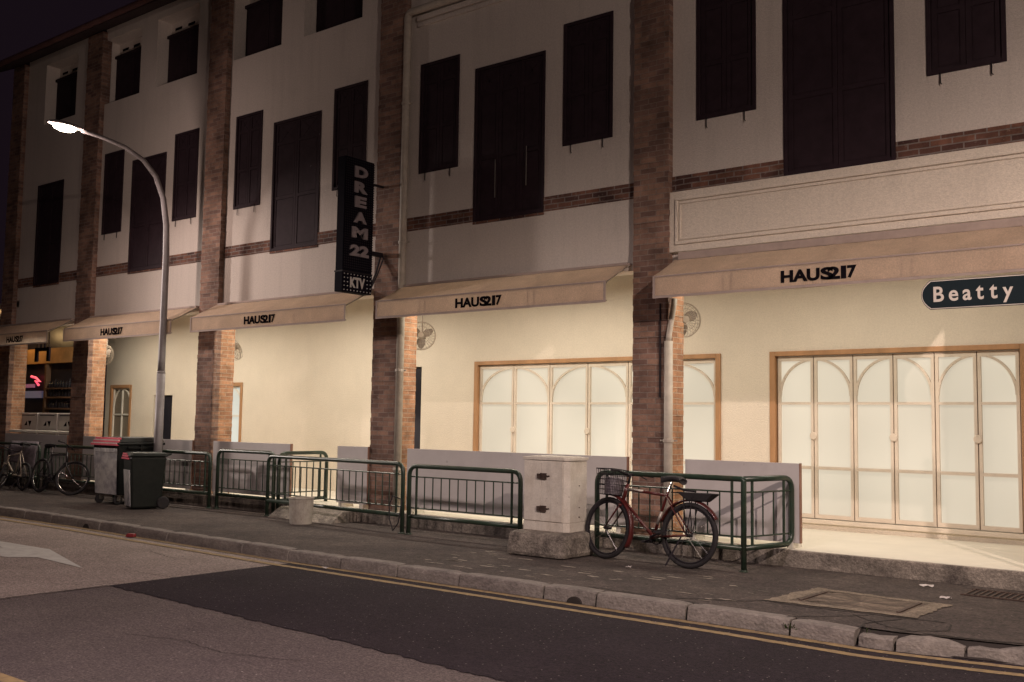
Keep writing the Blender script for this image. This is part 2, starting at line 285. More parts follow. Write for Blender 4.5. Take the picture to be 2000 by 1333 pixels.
M['shop_dark'] = mat('shop_dark', (0.03, 0.024, 0.03), 0.4)
M['shop_wood'] = mat('shop_wood', (0.16, 0.09, 0.05), 0.6)
M['fridge'] = mat('fridge', (0.42, 0.38, 0.36), 0.5, var=0.1)
M['neon_red'] = emit('neon_red', (1.0, 0.06, 0.12), 1.3)
M['screen_blue'] = emit('screen_blue', (0.25, 0.3, 0.55), 0.10)
M['screen_pink'] = emit('screen_pink', (0.6, 0.1, 0.3), 0.22)
M['litter'] = mat('litter', (0.55, 0.5, 0.48), 0.7)
M['litter_red'] = mat('litter_red', (0.25, 0.03, 0.035), 0.6)
M['weed'] = mat('weed', (0.05, 0.065, 0.025), 0.8)
# frosted glass of lit rooms
def glass_mat(name, c, s):
    m, N, L = nt(name); b = N["Principled BSDF"]; b.inputs['Base Color'].default_value = (0.24, 0.23, 0.2, 1); b.inputs['Roughness'].default_value = 0.35
    b.inputs['Emission Color'].default_value = rgba(c)
    tc = N.new('ShaderNodeTexCoord'); n = N.new('ShaderNodeTexNoise'); n.inputs['Scale'].default_value = 0.7; n.inputs['Detail'].default_value = 1; L.new(tc.outputs['Object'], n.inputs['Vector'])
    r = N.new('ShaderNodeMapRange'); r.inputs[1].default_value = 0.3; r.inputs[2].default_value = 0.7; r.inputs[3].default_value = s * 0.85; r.inputs[4].default_value = s * 1.12; L.new(n.outputs[0], r.inputs[0]); L.new(r.outputs[0], b.inputs['Emission Strength'])
    return m
M['lit_glass'] = glass_mat('lit_glass', (1.0, 0.89, 0.70), 0.56)
M['lit_glass_cool'] = glass_mat('lit_glass_cool', (0.93, 1.0, 0.92), 0.55)
M['dim_glass'] = mat('dim_glass', (0.25, 0.21, 0.16), 0.3, var=0.3, vscale=90)

# ------------------------------------------------------------------ the ground
PZ = 0.12
def struct(mb, name, m, **k): return tag(mb.build(name, m, **k), kind='structure')
g = MB(); g.quad((-600, -600, -0.05), (600, -600, -0.05), (600, 600, -0.05), (-600, 600, -0.05)); struct(g, 'ground', M['asphalt_old'])
def ky(x):       # kerb front line
    if x < -9: return 7.50 + 0.20 * min(1, (-9 - x) / 5)
    if x > -3.6:
        return 7.46 + 0.16 * max(0, x + 2.6) ** 1.3 if x > -2.6 else 7.50 - 0.04 * (x + 3.6)
    return 7.50
xs = [-60, -40, -30] + [-24 + 0.5 * i for i in range(64)] + [10, 14, 20]
g = MB()
for a, b in zip(xs, xs[1:]): g.quad((a, 1.0, 0), (b, 1.0, 0), (b, ky(b) + 0.1, 0), (a, ky(a) + 0.1, 0))
struct(g, 'road', M['asphalt_old'])
g = MB()
for a, b in zip(xs, xs[1:]): g.quad((a, ky(a) + 0.13, PZ), (b, ky(b) + 0.13, PZ), (b, 10.6, PZ), (a, 10.6, PZ))
struct(g, 'pavement', M['pavement'])
g = MB(); g.box(-60, 20, -40, 0.98, -0.04, PZ); struct(g, 'opposite_pavement', M['pavement'])
# newer dark asphalt, ragged lower edge
top = [(-9.0 + 0.25 * i) for i in range(70)]
def lowedge(x): return 5.26 - 0.055 * (x + 9) - 0.012 * max(0, x + 5.6) ** 2 * 0.6
rn = random.Random(3); g = MB(); pa = None
for i, x in enumerate([-8.96 + 0.06 * k for k in range(230)]):
    lo = lowedge(x) + rn.uniform(-0.022, 0.022); hi = ky(x) + 0.10
    if pa: g.quad((pa[0], pa[1], 0.0055), (x, lo, 0.0055), (x, hi, 0.0055), (pa[0], pa[2], 0.0055))
    pa = (x, lo, hi)
struct(g, 'asphalt_patch', M['asphalt_new'])
g = MB()
for a, b in zip(xs, xs[1:]):
    if b <= -9: g.quad((a, 1.0, 0.003), (b, 1.0, 0.003), (b, ky(b) + 0.09, 0.003), (a, ky(a) + 0.09, 0.003))
g.quad((-9.0, 1.0, 0.003), (-8.955, 1.0, 0.003), (-8.955, 7.58, 0.003), (-9.0, 7.58, 0.003))
struct(g, 'asphalt_pale', M['asphalt_pale'])
# seam in the asphalt
g = MB()
pts = [(-8.96, 5.25), (-8.955, 4.9), (-8.97, 4.5), (-8.95, 4.1), (-8.97, 3.6), (-8.95, 3.0)]
for (a, b), (c, d) in zip(pts, pts[1:]): g.quad((a, b, 0.0058), (a - 0.02, b, 0.0058), (c - 0.022, d, 0.0058), (c, d, 0.0058))
struct(g, 'asphalt_seam', M['crack'])
# double yellow line
for off in (0.06, 0.28):
    g = MB()
    for a, b in zip(xs, xs[1:]):
        n = max(1, int((b - a) / 0.1)) if -24 <= a < 8 else 1
        for k in range(n):
            p = a + (b - a) * k / n; q = a + (b - a) * (k + 1) / n
            yp, yq = ky(p) - off + 0.03, ky(q) - off + 0.03; j1, j2 = rn.uniform(-.005, .005), rn.uniform(-.005, .005)
            g.quad((p, yp - 0.095 + j1, 0.009), (q, yq - 0.095 + j1, 0.009), (q, yq - 0.01 + j2, 0.009), (p, yp - 0.01 + j2, 0.009))
    struct(g, 'yellow_line', M['yellow'])
g = MB(); g.quad((-30, 3.02, 0.009), (-5.5, 2.96, 0.009), (-5.5, 3.06, 0.009), (-30, 3.12, 0.009)); struct(g, 'yellow_line', M['yellow'])
# white arrow on the road
g = MB()
ap = [(-14.2, 6.05), (-12.6, 6.02), (-11.8, 6.15), (-10.17, 5.66), (-11.35, 5.70), (-11.75, 5.42), (-13.2, 5.35), (-14.4, 5.5)]
ap = [(-13.4, 6.12), (-11.85, 6.17), (-10.17, 5.66), (-11.28, 5.74), (-11.50, 5.52), (-14.0, 5.30), (-14.0, 5.66), (-12.35, 5.86)]
g.v = [(a, b, 0.007) for a, b in ap]; g.f = [tuple(range(len(ap)))]; 
if sum((ap[i][0] * ap[(i + 1) % len(ap)][1] - ap[(i + 1) % len(ap)][0] * ap[i][1]) for i in range(len(ap))) < 0: g.f = [tuple(reversed(g.f[0]))]
struct(g, 'road_arrow', M['road_white'])
# kerb stones
joints = [-24, -22.6, -21.5, -20.4, -19.3, -18.3, -17.3, -16.5, -15.6, -14.8, -14.05, -13.4, -12.5, -11.65, -10.85, -10.0, -9.14, -8.26, -7.42, -6.58, -5.57, -5.0, -4.12, -3.23, -2.72, -2.45, -2.0, -1.2, -0.3, 0.6, 1.6, 2.6, 4, 6]
g = MB()
rk = random.Random(11)
for a, b in zip(joints, joints[1:]):
    broken = a >= -2.8
    n = max(2, int((b - a) / (0.06 if a >= -2.8 and a < 1 else 0.12))); dz = rk.uniform(-0.006, 0.006); dy = rk.uniform(-0.008, 0.008)
    prev = None
    for k in range(n + 1):
        x = a + 0.011 + (b - a - 0.022) * k / n; y = ky(x) + dy; e = 0.0
        if k in (0, n): e = 0.006
        hj = rk.uniform(-0.0015, 0.0015) - ((0.022 + 0.018 * math.sin(x * 9.1) + rk.uniform(0, 0.010)) if broken else 0)
        fj = rk.uniform(-0.0015, 0.0015) + ((0.022 + 0.018 * math.sin(x * 6.3 + 1) + rk.uniform(0, 0.012)) if broken else 0)
        z1 = PZ + 0.004 + dz + hj - e
        ring = [(x, y + fj - 0.012, -0.02), (x, y + fj, 0.075), (x, y + 0.010 + fj, z1 - 0.012), (x, y + 0.024 + fj, z1 - 0.002), (x, y + 0.145, z1)]
        if prev:
            for q in range(4): g.quad(prev[q], ring[q], ring[q + 1], prev[q + 1])
        else: g.quad(*reversed(ring), )
        prev = ring
    g.quad(*prev)
o = struct(g, 'kerb', M['kerb'])
g = MB()
for a, b in zip(xs, xs[1:]): g.quad((a, ky(a) + 0.03, 0.01), (b, ky(b) + 0.03, 0.01), (b, ky(b) + 0.14, PZ - 0.012), (a, ky(a) + 0.14, PZ - 0.012))
struct(g, 'kerb_bedding', M['crack'])
# gutter outlet holes in the kerb
for x in (-13.75, -5.22):
    g = MB(); r_ = 0.06
    g.v = [(x + r_ * math.cos(t * math.pi / 10), ky(x) - 0.016, 0.006 + r_ * 0.9 * math.sin(t * math.pi / 10)) for t in range(11)]; g.f = [tuple(range(11))]
    g2 = MB(); g2.prism([(r_ * 1.3 * math.cos(t * math.pi / 10), r_ * 1.0 * math.sin(t * math.pi / 10)) for t in range(11)], (x, ky(x) - 0.022, 0.004), (1, 0, 0), (0, 0, 1), (0, 0.03, 0))
    struct(g2, 'gutter_outlet', M['crack'])
# light paint flecks and cracks on the pavement
def blob(mb, x, y, rx, ry, z, rng, n=9):
    mb.v += []; i = len(mb.v); a0 = rng.uniform(0, 6)
    for k in range(n):
        t = 2 * math.pi * k / n; q = rng.uniform(0.45, 1.1); mb.v.append((x + rx * q * math.cos(t), y + ry * q * math.sin(t), z))
    mb.f.append(tuple(range(i, i + n)))
g = MB(); rf = random.Random(5)
for k in range(62):
    x = rf.uniform(-7.6, -3.3); y = rf.uniform(7.8, 9.1); blob(g, x, y, rf.uniform(0.03, 0.13), rf.uniform(0.006, 0.03), PZ + 0.004, rf)
struct(g, 'pavement_scuffs', M['scuff'])
def crack(pts, wd, z=PZ + 0.004, name='pavement_crack'):
    g = MB(); rr = random.Random(len(pts)); P = []
    for (a, b), (c, d) in zip(pts, pts[1:]):
        n = max(2, int(math.hypot(c - a, d - b) / 0.05))
        for k in range(n): P.append((a + (c - a) * k / n + rr.uniform(-.012, .012), b + (d - b) * k / n + rr.uniform(-.012, .012)))
    P.append(pts[-1])
    for (a, b), (c, d) in zip(P, P[1:]):
        L = math.hypot(c - a, d - b) or 1; nx, ny = -(d - b) / L * wd / 2, (c - a) / L * wd / 2
        g.quad((a - nx, b - ny, z), (c - nx, d - ny, z), (c + nx, d + ny, z), (a + nx, b + ny, z))
    struct(g, name, M['crack'])
crack([(-4.35, 7.75), (-3.95, 7.95), (-3.74, 8.15), (-3.3, 8.12), (-2.9, 8.16), (-2.53, 8.18), (-2.3, 8.2)], 0.022)
crack([(-5.2, 7.72), (-4.6, 7.70), (-4.0, 7.62), (-3.4, 7.66)], 0.016)
crack([(-3.3, 7.6), (-3.05, 7.85), (-2.85, 8.1)], 0.014)
crack([(-2.45, 7.62), (-2.2, 7.9), (-2.25, 8.15)], 0.016)
crack([(-2.3, 7.66), (-1.9, 7.72), (-1.5, 7.85)], 0.03)
crack([(-2.95, 8.05), (-2.6, 7.75), (-2.4, 7.7)], 0.012)
crack([(-2.72, 7.55), (-2.75, 7.8), (-2.6, 8.12)], 0.018)
crack([(-10.4, 7.7), (-9.9, 8.3), (-9.2, 9.0), (-8.4, 9.5)], 0.008)
crack([(-9.6, 5.9), (-8.9, 5.95), (-8.2, 5.75)], 0.006, 0.0065, 'road_crack')
crack([(-6.9, 4.2), (-6.4, 4.35), (-5.9, 4.3), (-5.3, 4.5)], 0.006, 0.0045, 'road_crack')
crack([(-10.9, 6.9), (-10.3, 6.75), (-9.9, 6.8)], 0.007, 0.0065, 'road_crack')
# service cover: concrete surround with inset plate
cov = thing('service_cover', 'rectangular service cover with pale concrete border set in the cracked pavement', 'manhole cover', (-3.1, 8.64, PZ))
cx, cy_ = -3.1, 8.64
def quadring(mb, outer, inner, z):
    for k in range(4):
        a, b, c, d = outer[k], outer[(k + 1) % 4], inner[(k + 1) % 4], inner[k]
        mb.quad(*[(p[0] - cx, p[1] - cy_, z) for p in (a, b, c, d)])
outer = [(-3.76, 8.17), (-2.52, 8.22), (-2.49, 9.03), (-3.68, 9.12)]
inner = [(-3.58, 8.29), (-2.66, 8.32), (-2.65, 8.94), (-3.55, 9.02)]
g = MB(); rj = random.Random(8); O = []; I_ = []
for k in range(4):
    a, b, c, d = outer[k], outer[(k + 1) % 4], inner[k], inner[(k + 1) % 4]
    for q in range(14):
        t = q / 14; O.append((a[0] + (b[0] - a[0]) * t + rj.uniform(-.022, .022), a[1] + (b[1] - a[1]) * t + rj.uniform(-.018, .018))); I_.append((c[0] + (d[0] - c[0]) * t + rj.uniform(-.006, .006), c[1] + (d[1] - c[1]) * t + rj.uniform(-.006, .006)))
for k in range(56): p, q = k, (k + 1) % 56; g.quad(*[(v[0] - cx, v[1] - cy_, 0.006) for v in (O[p], O[q], I_[q], I_[p])])
g.build('concrete_border', M['patch_border'], cov)
g = MB(); g.quad(*[(p[0] - cx, p[1] - cy_, 0.004) for p in inner]); g.build('cover_plate', M['manhole'], cov)
for sx in (-3.53, -2.72):
    g = MB(); g.box(sx - cx, sx - cx + 0.03, 8.36 - cy_, 8.93 - cy_, 0.0, 0.014); g.build('lifting_bar', M['rust'], cov)
# drain grating at the right
gr = thing('drain_grating', 'dark slotted drain grating at the foot of the walkway step', 'drain grating', (-2.2, 9.85, PZ))
g = MB(); g.box(-0.38, 0.62, -0.19, 0.19, -0.05, 0.003); g.build('drain_pit', M['crack'], gr)
g = MB()
for k in range(19): x = -0.36 + 0.053 * k; g.box(x, x + 0.018, -0.18, 0.18, 0.003, 0.012)
g.box(-0.38, 0.62, -0.20, -0.18, 0.003, 0.014); g.box(-0.38, 0.62, 0.18, 0.20, 0.003, 0.014)
g.build('grating_bars', M['rust'], gr)
# weeds in the kerb joints
for (x, y, z) in ((-3.22, 7.5, 0.03), (-2.66, 7.62, 0.05)):
    g = MB(); rw = random.Random(int(x * 100))
    for k in range(40):
        a = rw.uniform(0, 6.28); l = rw.uniform(0.015, 0.045); p = Vector((x + rw.uniform(-.05, .05), y + rw.uniform(-.03, .03), z + 0.03)); q = p + Vector((math.cos(a) * l * 0.6, math.sin(a) * l * 0.6, l))
        s = Vector((math.sin(a), -math.cos(a), 0)) * 0.008; g.quad(p - s, p + s, q + s * .3, q - s * .3)
    tag(g.build('weed', M['weed']), 'small green weed in the kerb joint ' + ('below the intact stone end' if x < -3 else 'beside the broken kerb stones'), 'weed', 'weeds in the kerb')

# ------------------------------------------------------------------ the raised walkway
WY = 10.30; FZ = 0.295
g = MB(); g.box(-23.2, -12.62, WY, 12.64, 0.0, FZ - 0.004); g.box(-11.55, 4, WY, 12.64, 0.0, FZ - 0.004); g.box(-12.62, -11.55, WY + 0.05, 12.64, 0.0, FZ - 0.004)
struct(g, 'walkway_step', M['concrete'], bevel=0.012)
g = MB(); g.box(-23.2, 4, WY + 0.03, 12.62, FZ - 0.003, FZ + 0.003); struct(g, 'walkway_floor', M['floor'])
# concrete slab bridging to the walkway
g = MB(); g.taper(-12.4, -11.0, 9.75, 10.30, PZ - 0.02, -12.4, -11.0, 10.0, 10.30, 0.27); struct(g, 'entrance_ramp', M['concrete'])

# ------------------------------------------------------------------ the building
B = thing('shophouse_row', 'long white plastered shophouse terrace with brick columns, dark shutters and a lit ground floor', 'building', (0, 0, 0))
YU = 10.50; YC = 10.40; YB = 12.60; CEIL = 3.95; WTOP = 9.35
COLS = [(-22.6, -22.1), (-19.45, -18.88), (-15.24, -14.72), (-10.90, -10.37), (-6.44, -5.96), (-1.98, -1.48), (2.45, 2.95)]
BAYS = [(-22.1, -19.45), (-18.88, -15.24), (-14.72, -10.90), (-10.37, -6.44), (-5.96, -1.98), (-1.48, 2.45)]
SIDE = [[], [(-18.75, -18.05), (-16.34, -15.60)], [(-14.51, -13.79), (-12.0, -11.25)], [(-10.13, -9.38), (-7.57, -6.81)], [(-5.64, -4.89), (-3.03, -2.28)], [(-1.15, -0.40), (1.45, 2.2)]]
MID = [(-21.41, -20.33), (-17.74, -16.60), (-13.48, -12.30), (-9.08, -7.865), (-4.565, -3.35), (-0.07, 1.14)]
ATT = [[(-21.32, -20.02)], [(-18.93, -17.63), (-17.08, -15.75)], [(-14.68, -13.37), (-12.80, -11.42)], [(-10.25, -8.95), (-8.35, -7.0)], [(-5.8, -4.5), (-3.9, -2.6)], []]
SZ = (5.145, 6.765); MZ = (4.322, 6.485); AZ = (7.80, 9.12)
def wall_grid(mb, x0, x1, z0, z1, ops, y, depth):
    X = sorted({x0, x1} | {q for o in ops for q in o[:2]}); Z = sorted({z0, z1} | {q for o in ops for q in o[2:4]})
    for a, b in zip(X, X[1:]):
        for c, d in zip(Z, Z[1:]):
            mx, mz = (a + b) / 2, (c + d) / 2
            if any(o[0] < mx < o[1] and o[2] < mz < o[3] for o in ops): continue
            mb.quad((a, y, c), (b, y, c), (b, y, d), (a, y, d))
    for o in ops:
        a, b, c, d = o[:4]; e = y + (o[4] if len(o) > 4 else depth)
        mb.quad((a, y, c), (a, y, d), (a, e, d), (a, e, c)); mb.quad((b, y, d), (b, y, c), (b, e, c), (b, e, d))
        mb.quad((a, y, d), (b, y, d), (b, e, d), (a, e, d)); mb.quad((b, y, c), (a, y, c), (a, e, c), (b, e, c))
for i, (x0, x1) in enumerate(BAYS):
    ops = [(a, b, *SZ, 0.05) for a, b in SIDE[i]] + [(*MID[i], *MZ, 0.05)] + [(a, b, *AZ, 0.32) for a, b in ATT[i]]
    g = MB(); wall_grid(g, x0, x1, 3.52, WTOP, ops, YU, 0.05); g.box(x0, x1, YU, YU + 0.28, 3.44, 3.519); g.build('upper_wall', M['plaster'], B)
    # exposed brick string course
    g = MB(); m0, m1 = MID[i]
    g.box(x0 + 0.002, m0 - 0.002, YU - 0.012, YU + 0.02, 4.325, 4.517); g.box(m1 + 0.002, x1 - 0.002, YU - 0.012, YU + 0.02, 4.325, 4.517); g.box(m0 - 0.001, m1 + 0.001, YU - 0.012, YU + 0.02, 4.285, 4.318)
    g.build('brick_band', M['brick_band'], B)
    g = MB(); g.quad((x0 - .1, YU + 0.27, CEIL), (x0 - .1, YB, CEIL), (x1 + .1, YB, CEIL), (x1 + .1, YU + 0.27, CEIL)); g.quad((x0 - .1, YU + 0.28, 3.44), (x0 - .1, YU + .28, CEIL + .1), (x1 + .1, YU + .28, CEIL + .1), (x1 + .1, YU + 0.28, 3.44))
    g.build('veranda_ceiling', M['soffit'], B)
# mass behind the facade, closing off the upper rooms
g = MB(); g.box(-22.6, 2.95, 10.95, 16.0, CEIL + 0.02, WTOP); g.box(-22.75, -22.62, 10.55, 16, CEIL + .1, 9.2); g.box(-22.6, 2.95, 13.6, 16, 0, CEIL); g.box(-27.5, -22.0, 10.5, 14, CEIL - 0.04, CEIL + 0.09); g.box(-27.6, -27.5, 10.5, 14, 0, CEIL); g.build('rear_block', M['plaster'], B)
# brick columns, course by course so that the arrises are uneven
rc = random.Random(21)
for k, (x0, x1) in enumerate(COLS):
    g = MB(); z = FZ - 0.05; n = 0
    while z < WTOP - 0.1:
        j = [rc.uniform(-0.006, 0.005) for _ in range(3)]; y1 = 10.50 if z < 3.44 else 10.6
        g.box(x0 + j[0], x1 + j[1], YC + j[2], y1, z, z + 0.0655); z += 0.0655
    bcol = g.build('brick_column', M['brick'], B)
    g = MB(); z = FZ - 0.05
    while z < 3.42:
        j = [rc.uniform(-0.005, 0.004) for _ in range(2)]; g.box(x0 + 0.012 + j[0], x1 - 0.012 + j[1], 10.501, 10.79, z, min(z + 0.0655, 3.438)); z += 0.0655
    g.build('lit_brickwork', M['brick_lit'], bcol)  # inner column sides, lamplight put into the brick colour
# shutters
def shutter(x0, x1, z0, z1, leaves, hooks, worn=False):
    m = M['shutter_worn'] if worn else M['shutter']; y = YU - 0.015
    f = MB(); t = 0.045
    f.box(x0, x0 + t, y, YU + 0.05, z0, z1); f.box(x1 - t, x1, y, YU + 0.05, z0, z1); f.box(x0 + t, x1 - t, y, YU + 0.05, z0, z0 + t); f.box(x0 + t, x1 - t, y, YU + 0.05, z1 - t, z1)
    w = f.build('shutter_frame', m, B, bevel=0.003)
    a0, a1 = x0 + t + 0.003, x1 - t - 0.003; wd = (a1 - a0) / leaves
    for k in range(leaves):
        g = MB(); a = a0 + wd * k + 0.003; b = a + wd - 0.006; s = min(0.05, wd * 0.22); c, d = z0 + t + 0.003, z1 - t - 0.003
        yy = YU + 0.008; rails = [c, c + (d - c) * 0.40, c + (d - c) * 0.84, d]
        g.box(a, a + s, yy, yy + 0.03, c, d); g.box(b - s, b, yy, yy + 0.03, c, d)
        for q in rails: g.box(a + s, b - s, yy, yy + 0.03, max(c, q - s / 2), min(d, q + s / 2))
        for q0, q1 in zip(rails[:-1], rails[1:]):
            if q0 == rails[2]:       # vent with crossed bars
                g.box(a + s, b - s, yy + 0.012, yy + 0.018, q0, q1)
                for sg in (1, -1):
                    p = Vector(((a + b) / 2, yy + 0.016, (q0 + q1) / 2)); L = math.hypot(b - a - 2 * s, q1 - q0) / 2 * 0.9; an = math.atan2((q1 - q0) * sg, b - a - 2 * s)
                    mt = Matrix.Translation(p) @ Matrix.Rotation(-an, 4, 'Y'); g.box(-L, L, -0.008, -0.004, -0.012, 0.012, mt)
            else:
                g.box(a + s + 0.012, b - s - 0.012, yy + 0.006, yy + 0.012, q0 + s / 2 + 0.012, q1 - s / 2 - 0.012)
                g.box(a + s, b - s, yy + 0.012, yy + 0.018, q0, q1)
        g.build('shutter_leaf', m, w)
    if hooks:
        for q in (0.18, 0.82):
            h = MB(); x = x0 + (x1 - x0) * q; h.tube([(x, YU - 0.02, z0 + 0.02), (x, YU - 0.022, z0 - 0.10), (x + 0.015, YU - 0.03, z0 - 0.115)], 0.006, 6); h.build('shutter_hook', M['iron'], w)
for i in range(6):
    for a, b in SIDE[i]: shutter(a, b, *SZ, 2, True, worn=(i == 4 and a > -3.5))
    shutter(*MID[i], *MZ, 3 if i in (3, 5) else 2, False, worn=(i in (2,)))
# pale gaps between the leaves of the fourth bay's doors are thin bolts
g = MB(); g.box(-8.709, -8.703, YU - 0.002, YU + 0.01, 4.62, 5.15); g.box(-8.175, -8.169, YU - 0.002, YU + 0.01, 4.72, 5.25); g.build('door_bolt', M['steel'], B)
# attic windows in deep reveals
for i in range(6):
    for (a, b) in ATT[i]:
        w = MB(); y = YU + 0.30; w.box(a, b, y - 0.002, y + 0.06, AZ[0] + 1.06, AZ[1]); wf = w.build('attic_window', M['plaster'], B)
        s = MB(); s.box(a + 0.02, b - 0.02, y - 0.05, y + 0.03, AZ[0] + 0.002, AZ[0] + 1.05); s.box(a + 0.02, (a + b) / 2 - 0.006, y - 0.065, y - 0.05, AZ[0] + 0.04, AZ[0] + 1.02); s.box((a + b) / 2 + 0.006, b - 0.02, y - 0.065, y - 0.05, AZ[0] + 0.04, AZ[0] + 1.02)
        s.box(a - 0.0, b - 0.001, y - 0.10, y - 0.01, AZ[0] + 1.0, AZ[0] + 1.055); s.build('attic_shutter', M['shutter'], wf)
        v = MB()
        for k in range(3): x = a + 0.12 + k * (b - a - 0.24) / 2.6; v.box(x, x + 0.22, y - 0.006, y + 0.01, AZ[0] + 1.16, AZ[0] + 1.21)
        v.build('vent_slot', M['ink'], wf)
# eaves and roof
g = MB(); ex0, ex1 = -22.9, 3.2
g.prism([(10.6, 9.42), (9.72, 8.93), (9.70, 9.05), (10.6, 9.55), (15.5, 12.0), (15.5, 11.8)], (ex0, 0, 0), (0, 1, 0), (0, 0, 1), (ex1 - ex0, 0, 0)); rf_ = g.build('roof', M['roof'], B)
g = MB(); g.tube([(ex0 - 0.1, 9.66, 8.98), (ex1, 9.66, 8.98)], 0.055, 10); g.build('eaves_gutter', M['gutter'], rf_)
g = MB()
for k in range(34): x = -22.4 + k * 0.75; g.box(x, x + 0.06, 9.8, 10.5, 8.93, 9.0, Matrix.Translation((0, 0, 0)))
# fascia of the nearest bay
fz0, fz1 = 3.60, 4.318; fx0, fx1 = -5.965, -1.97
g = MB(); g.box(fx0 - 0.03, fx1, YU - 0.065, YU - 0.001, fz0, fz1)
fw = g.build('fascia', M['fascia'], B, bevel=0.006)
for (ins, wd, pr) in ((0.085, 0.03, 0.022), (0.135, 0.022, 0.014)):
    g = MB(); a, b, c, d = fx0 + ins, fx1 - ins, fz0 + ins, fz1 - ins; y = YU - 0.066
    g.box(a, b, y - pr, y, d - wd, d); g.box(a, b, y - pr, y, c, c + wd); g.box(a, a + wd, y - pr, y, c + wd, d - wd); g.box(b - wd, b, y - pr, y, c + wd, d - wd)
    g.build('fascia_moulding', M['fascia'], fw, bevel=0.006)
# horizontal moulding high on the fourth bay
g = MB(); g.box(-10.2, -6.45, YU - 0.05, YU + 0.01, 7.42, 7.50); g.box(-10.2, -6.45, YU - 0.03, YU + 0.01, 7.34, 7.4); g.build('plaster_moulding', M['plaster'], B, bevel=0.008)
# downpipes
def downpipe(pts, r, clips):
    g = MB(); g.tube(arc_path(pts, 0.09), r, 14); p = g.build('downpipe', M['pipe'], B, smooth=True)
    for z in clips:
        c = MB(); x, y = pts[-1][0], pts[-1][1]; c.lathe([(r + 0.001, -0.02), (r + 0.012, -0.018), (r + 0.012, 0.018), (r + 0.001, 0.02)], (x, y, z), 14); c.box(x - 0.12, x + 0.10, y + 0.02, y + 0.035, z - 0.008, z + 0.008); c.build('pipe_clip', M['pipe'], p)
downpipe([(-9.0, 10.40, 7.56), (-10.33, 10.40, 7.56), (-10.33, 10.40, FZ)], 0.055, (6.2, 4.15, 2.3, 0.9))
downpipe([(-5.93, 10.36, 2.55), (-5.93, 10.36, FZ)], 0.05, (1.4,))
g = MB(); g.tube([(-5.90, 10.44, 3.05), (-5.90, 10.42, 2.95), (-5.93, 10.37, 2.62), (-5.93, 10.36, 2.54)], 0.033, 10); g.build('pipe_offset', M['pipe'], B, smooth=True)
g = MB(); g.tube([(-6.05, 10.375, 3.0), (-6.05, 10.375, 1.9)], 0.012, 6); g.build('conduit', M['iron'], B)
# cable and conduit on the second column
g = MB(); g.tube([(-14.74, 10.385, 3.05), (-14.74, 10.385, 1.0)], 0.03, 8); g.build('conduit', M['brick'], B)

# ground-floor wall
SCREENS = [(-10.80, -6.40), (-5.69, -2.60)]
gw = [(-21.95, -19.6)]
ops = [(-10.79, -6.41, 0.42, 2.55, 0.12), (-5.68, -2.61, 0.42, 2.55, 0.12), (-12.95, -11.99, 0.30, 2.505, 0.12), (-17.75, -16.90, 0.75, 2.28, 0.12), (-20.02, -19.32, 0.30, 2.06, 0.12), (-21.78, -20.92, 0.75, 2.29, 0.12)]
g = MB(); wall_grid(g, -22.0, 2.9, FZ, CEIL, ops, YB, 0.12); g.build('ground_floor_wall', M['veranda_plaster'], B)
g = MB(); g.box(-22.0, -12.97, YB - 0.012, YB + 0.005, FZ + 0.004, FZ + 0.11); g.box(-11.97, 2.9, YB - 0.012, YB + 0.005, FZ + 0.004, FZ + 0.11); g.build('skirting', M['veranda_plaster'], B)
def arch_quarter(mb, xa, xb, z0, z1, y, t, d, rising):
    """quarter arch bar from spring at one side to crown at the other"""
    n = 12; P = []
    for k in range(n + 1):
        a = math.pi / 2 * k / n; u = math.cos(a); v = math.sin(a)
        x = xb - (xb - xa) * u if rising else xa + (xb - xa) * u
        P.append((x, z0 + (z1 - z0) * v))
    for (a, b), (c, e) in zip(P, P[1:]):
        L = math.hypot(c - a, e - b); nx, nz = -(e - b) / L * t, (c - a) / L * t
        if not rising: nx, nz = -nx, -nz
        mb.prism([(a, b), (c, e), (c - nx, e - nz), (a - nx, b - nz)], (0, y, 0), (1, 0, 0), (0, 0, 1), (0, d, 0))
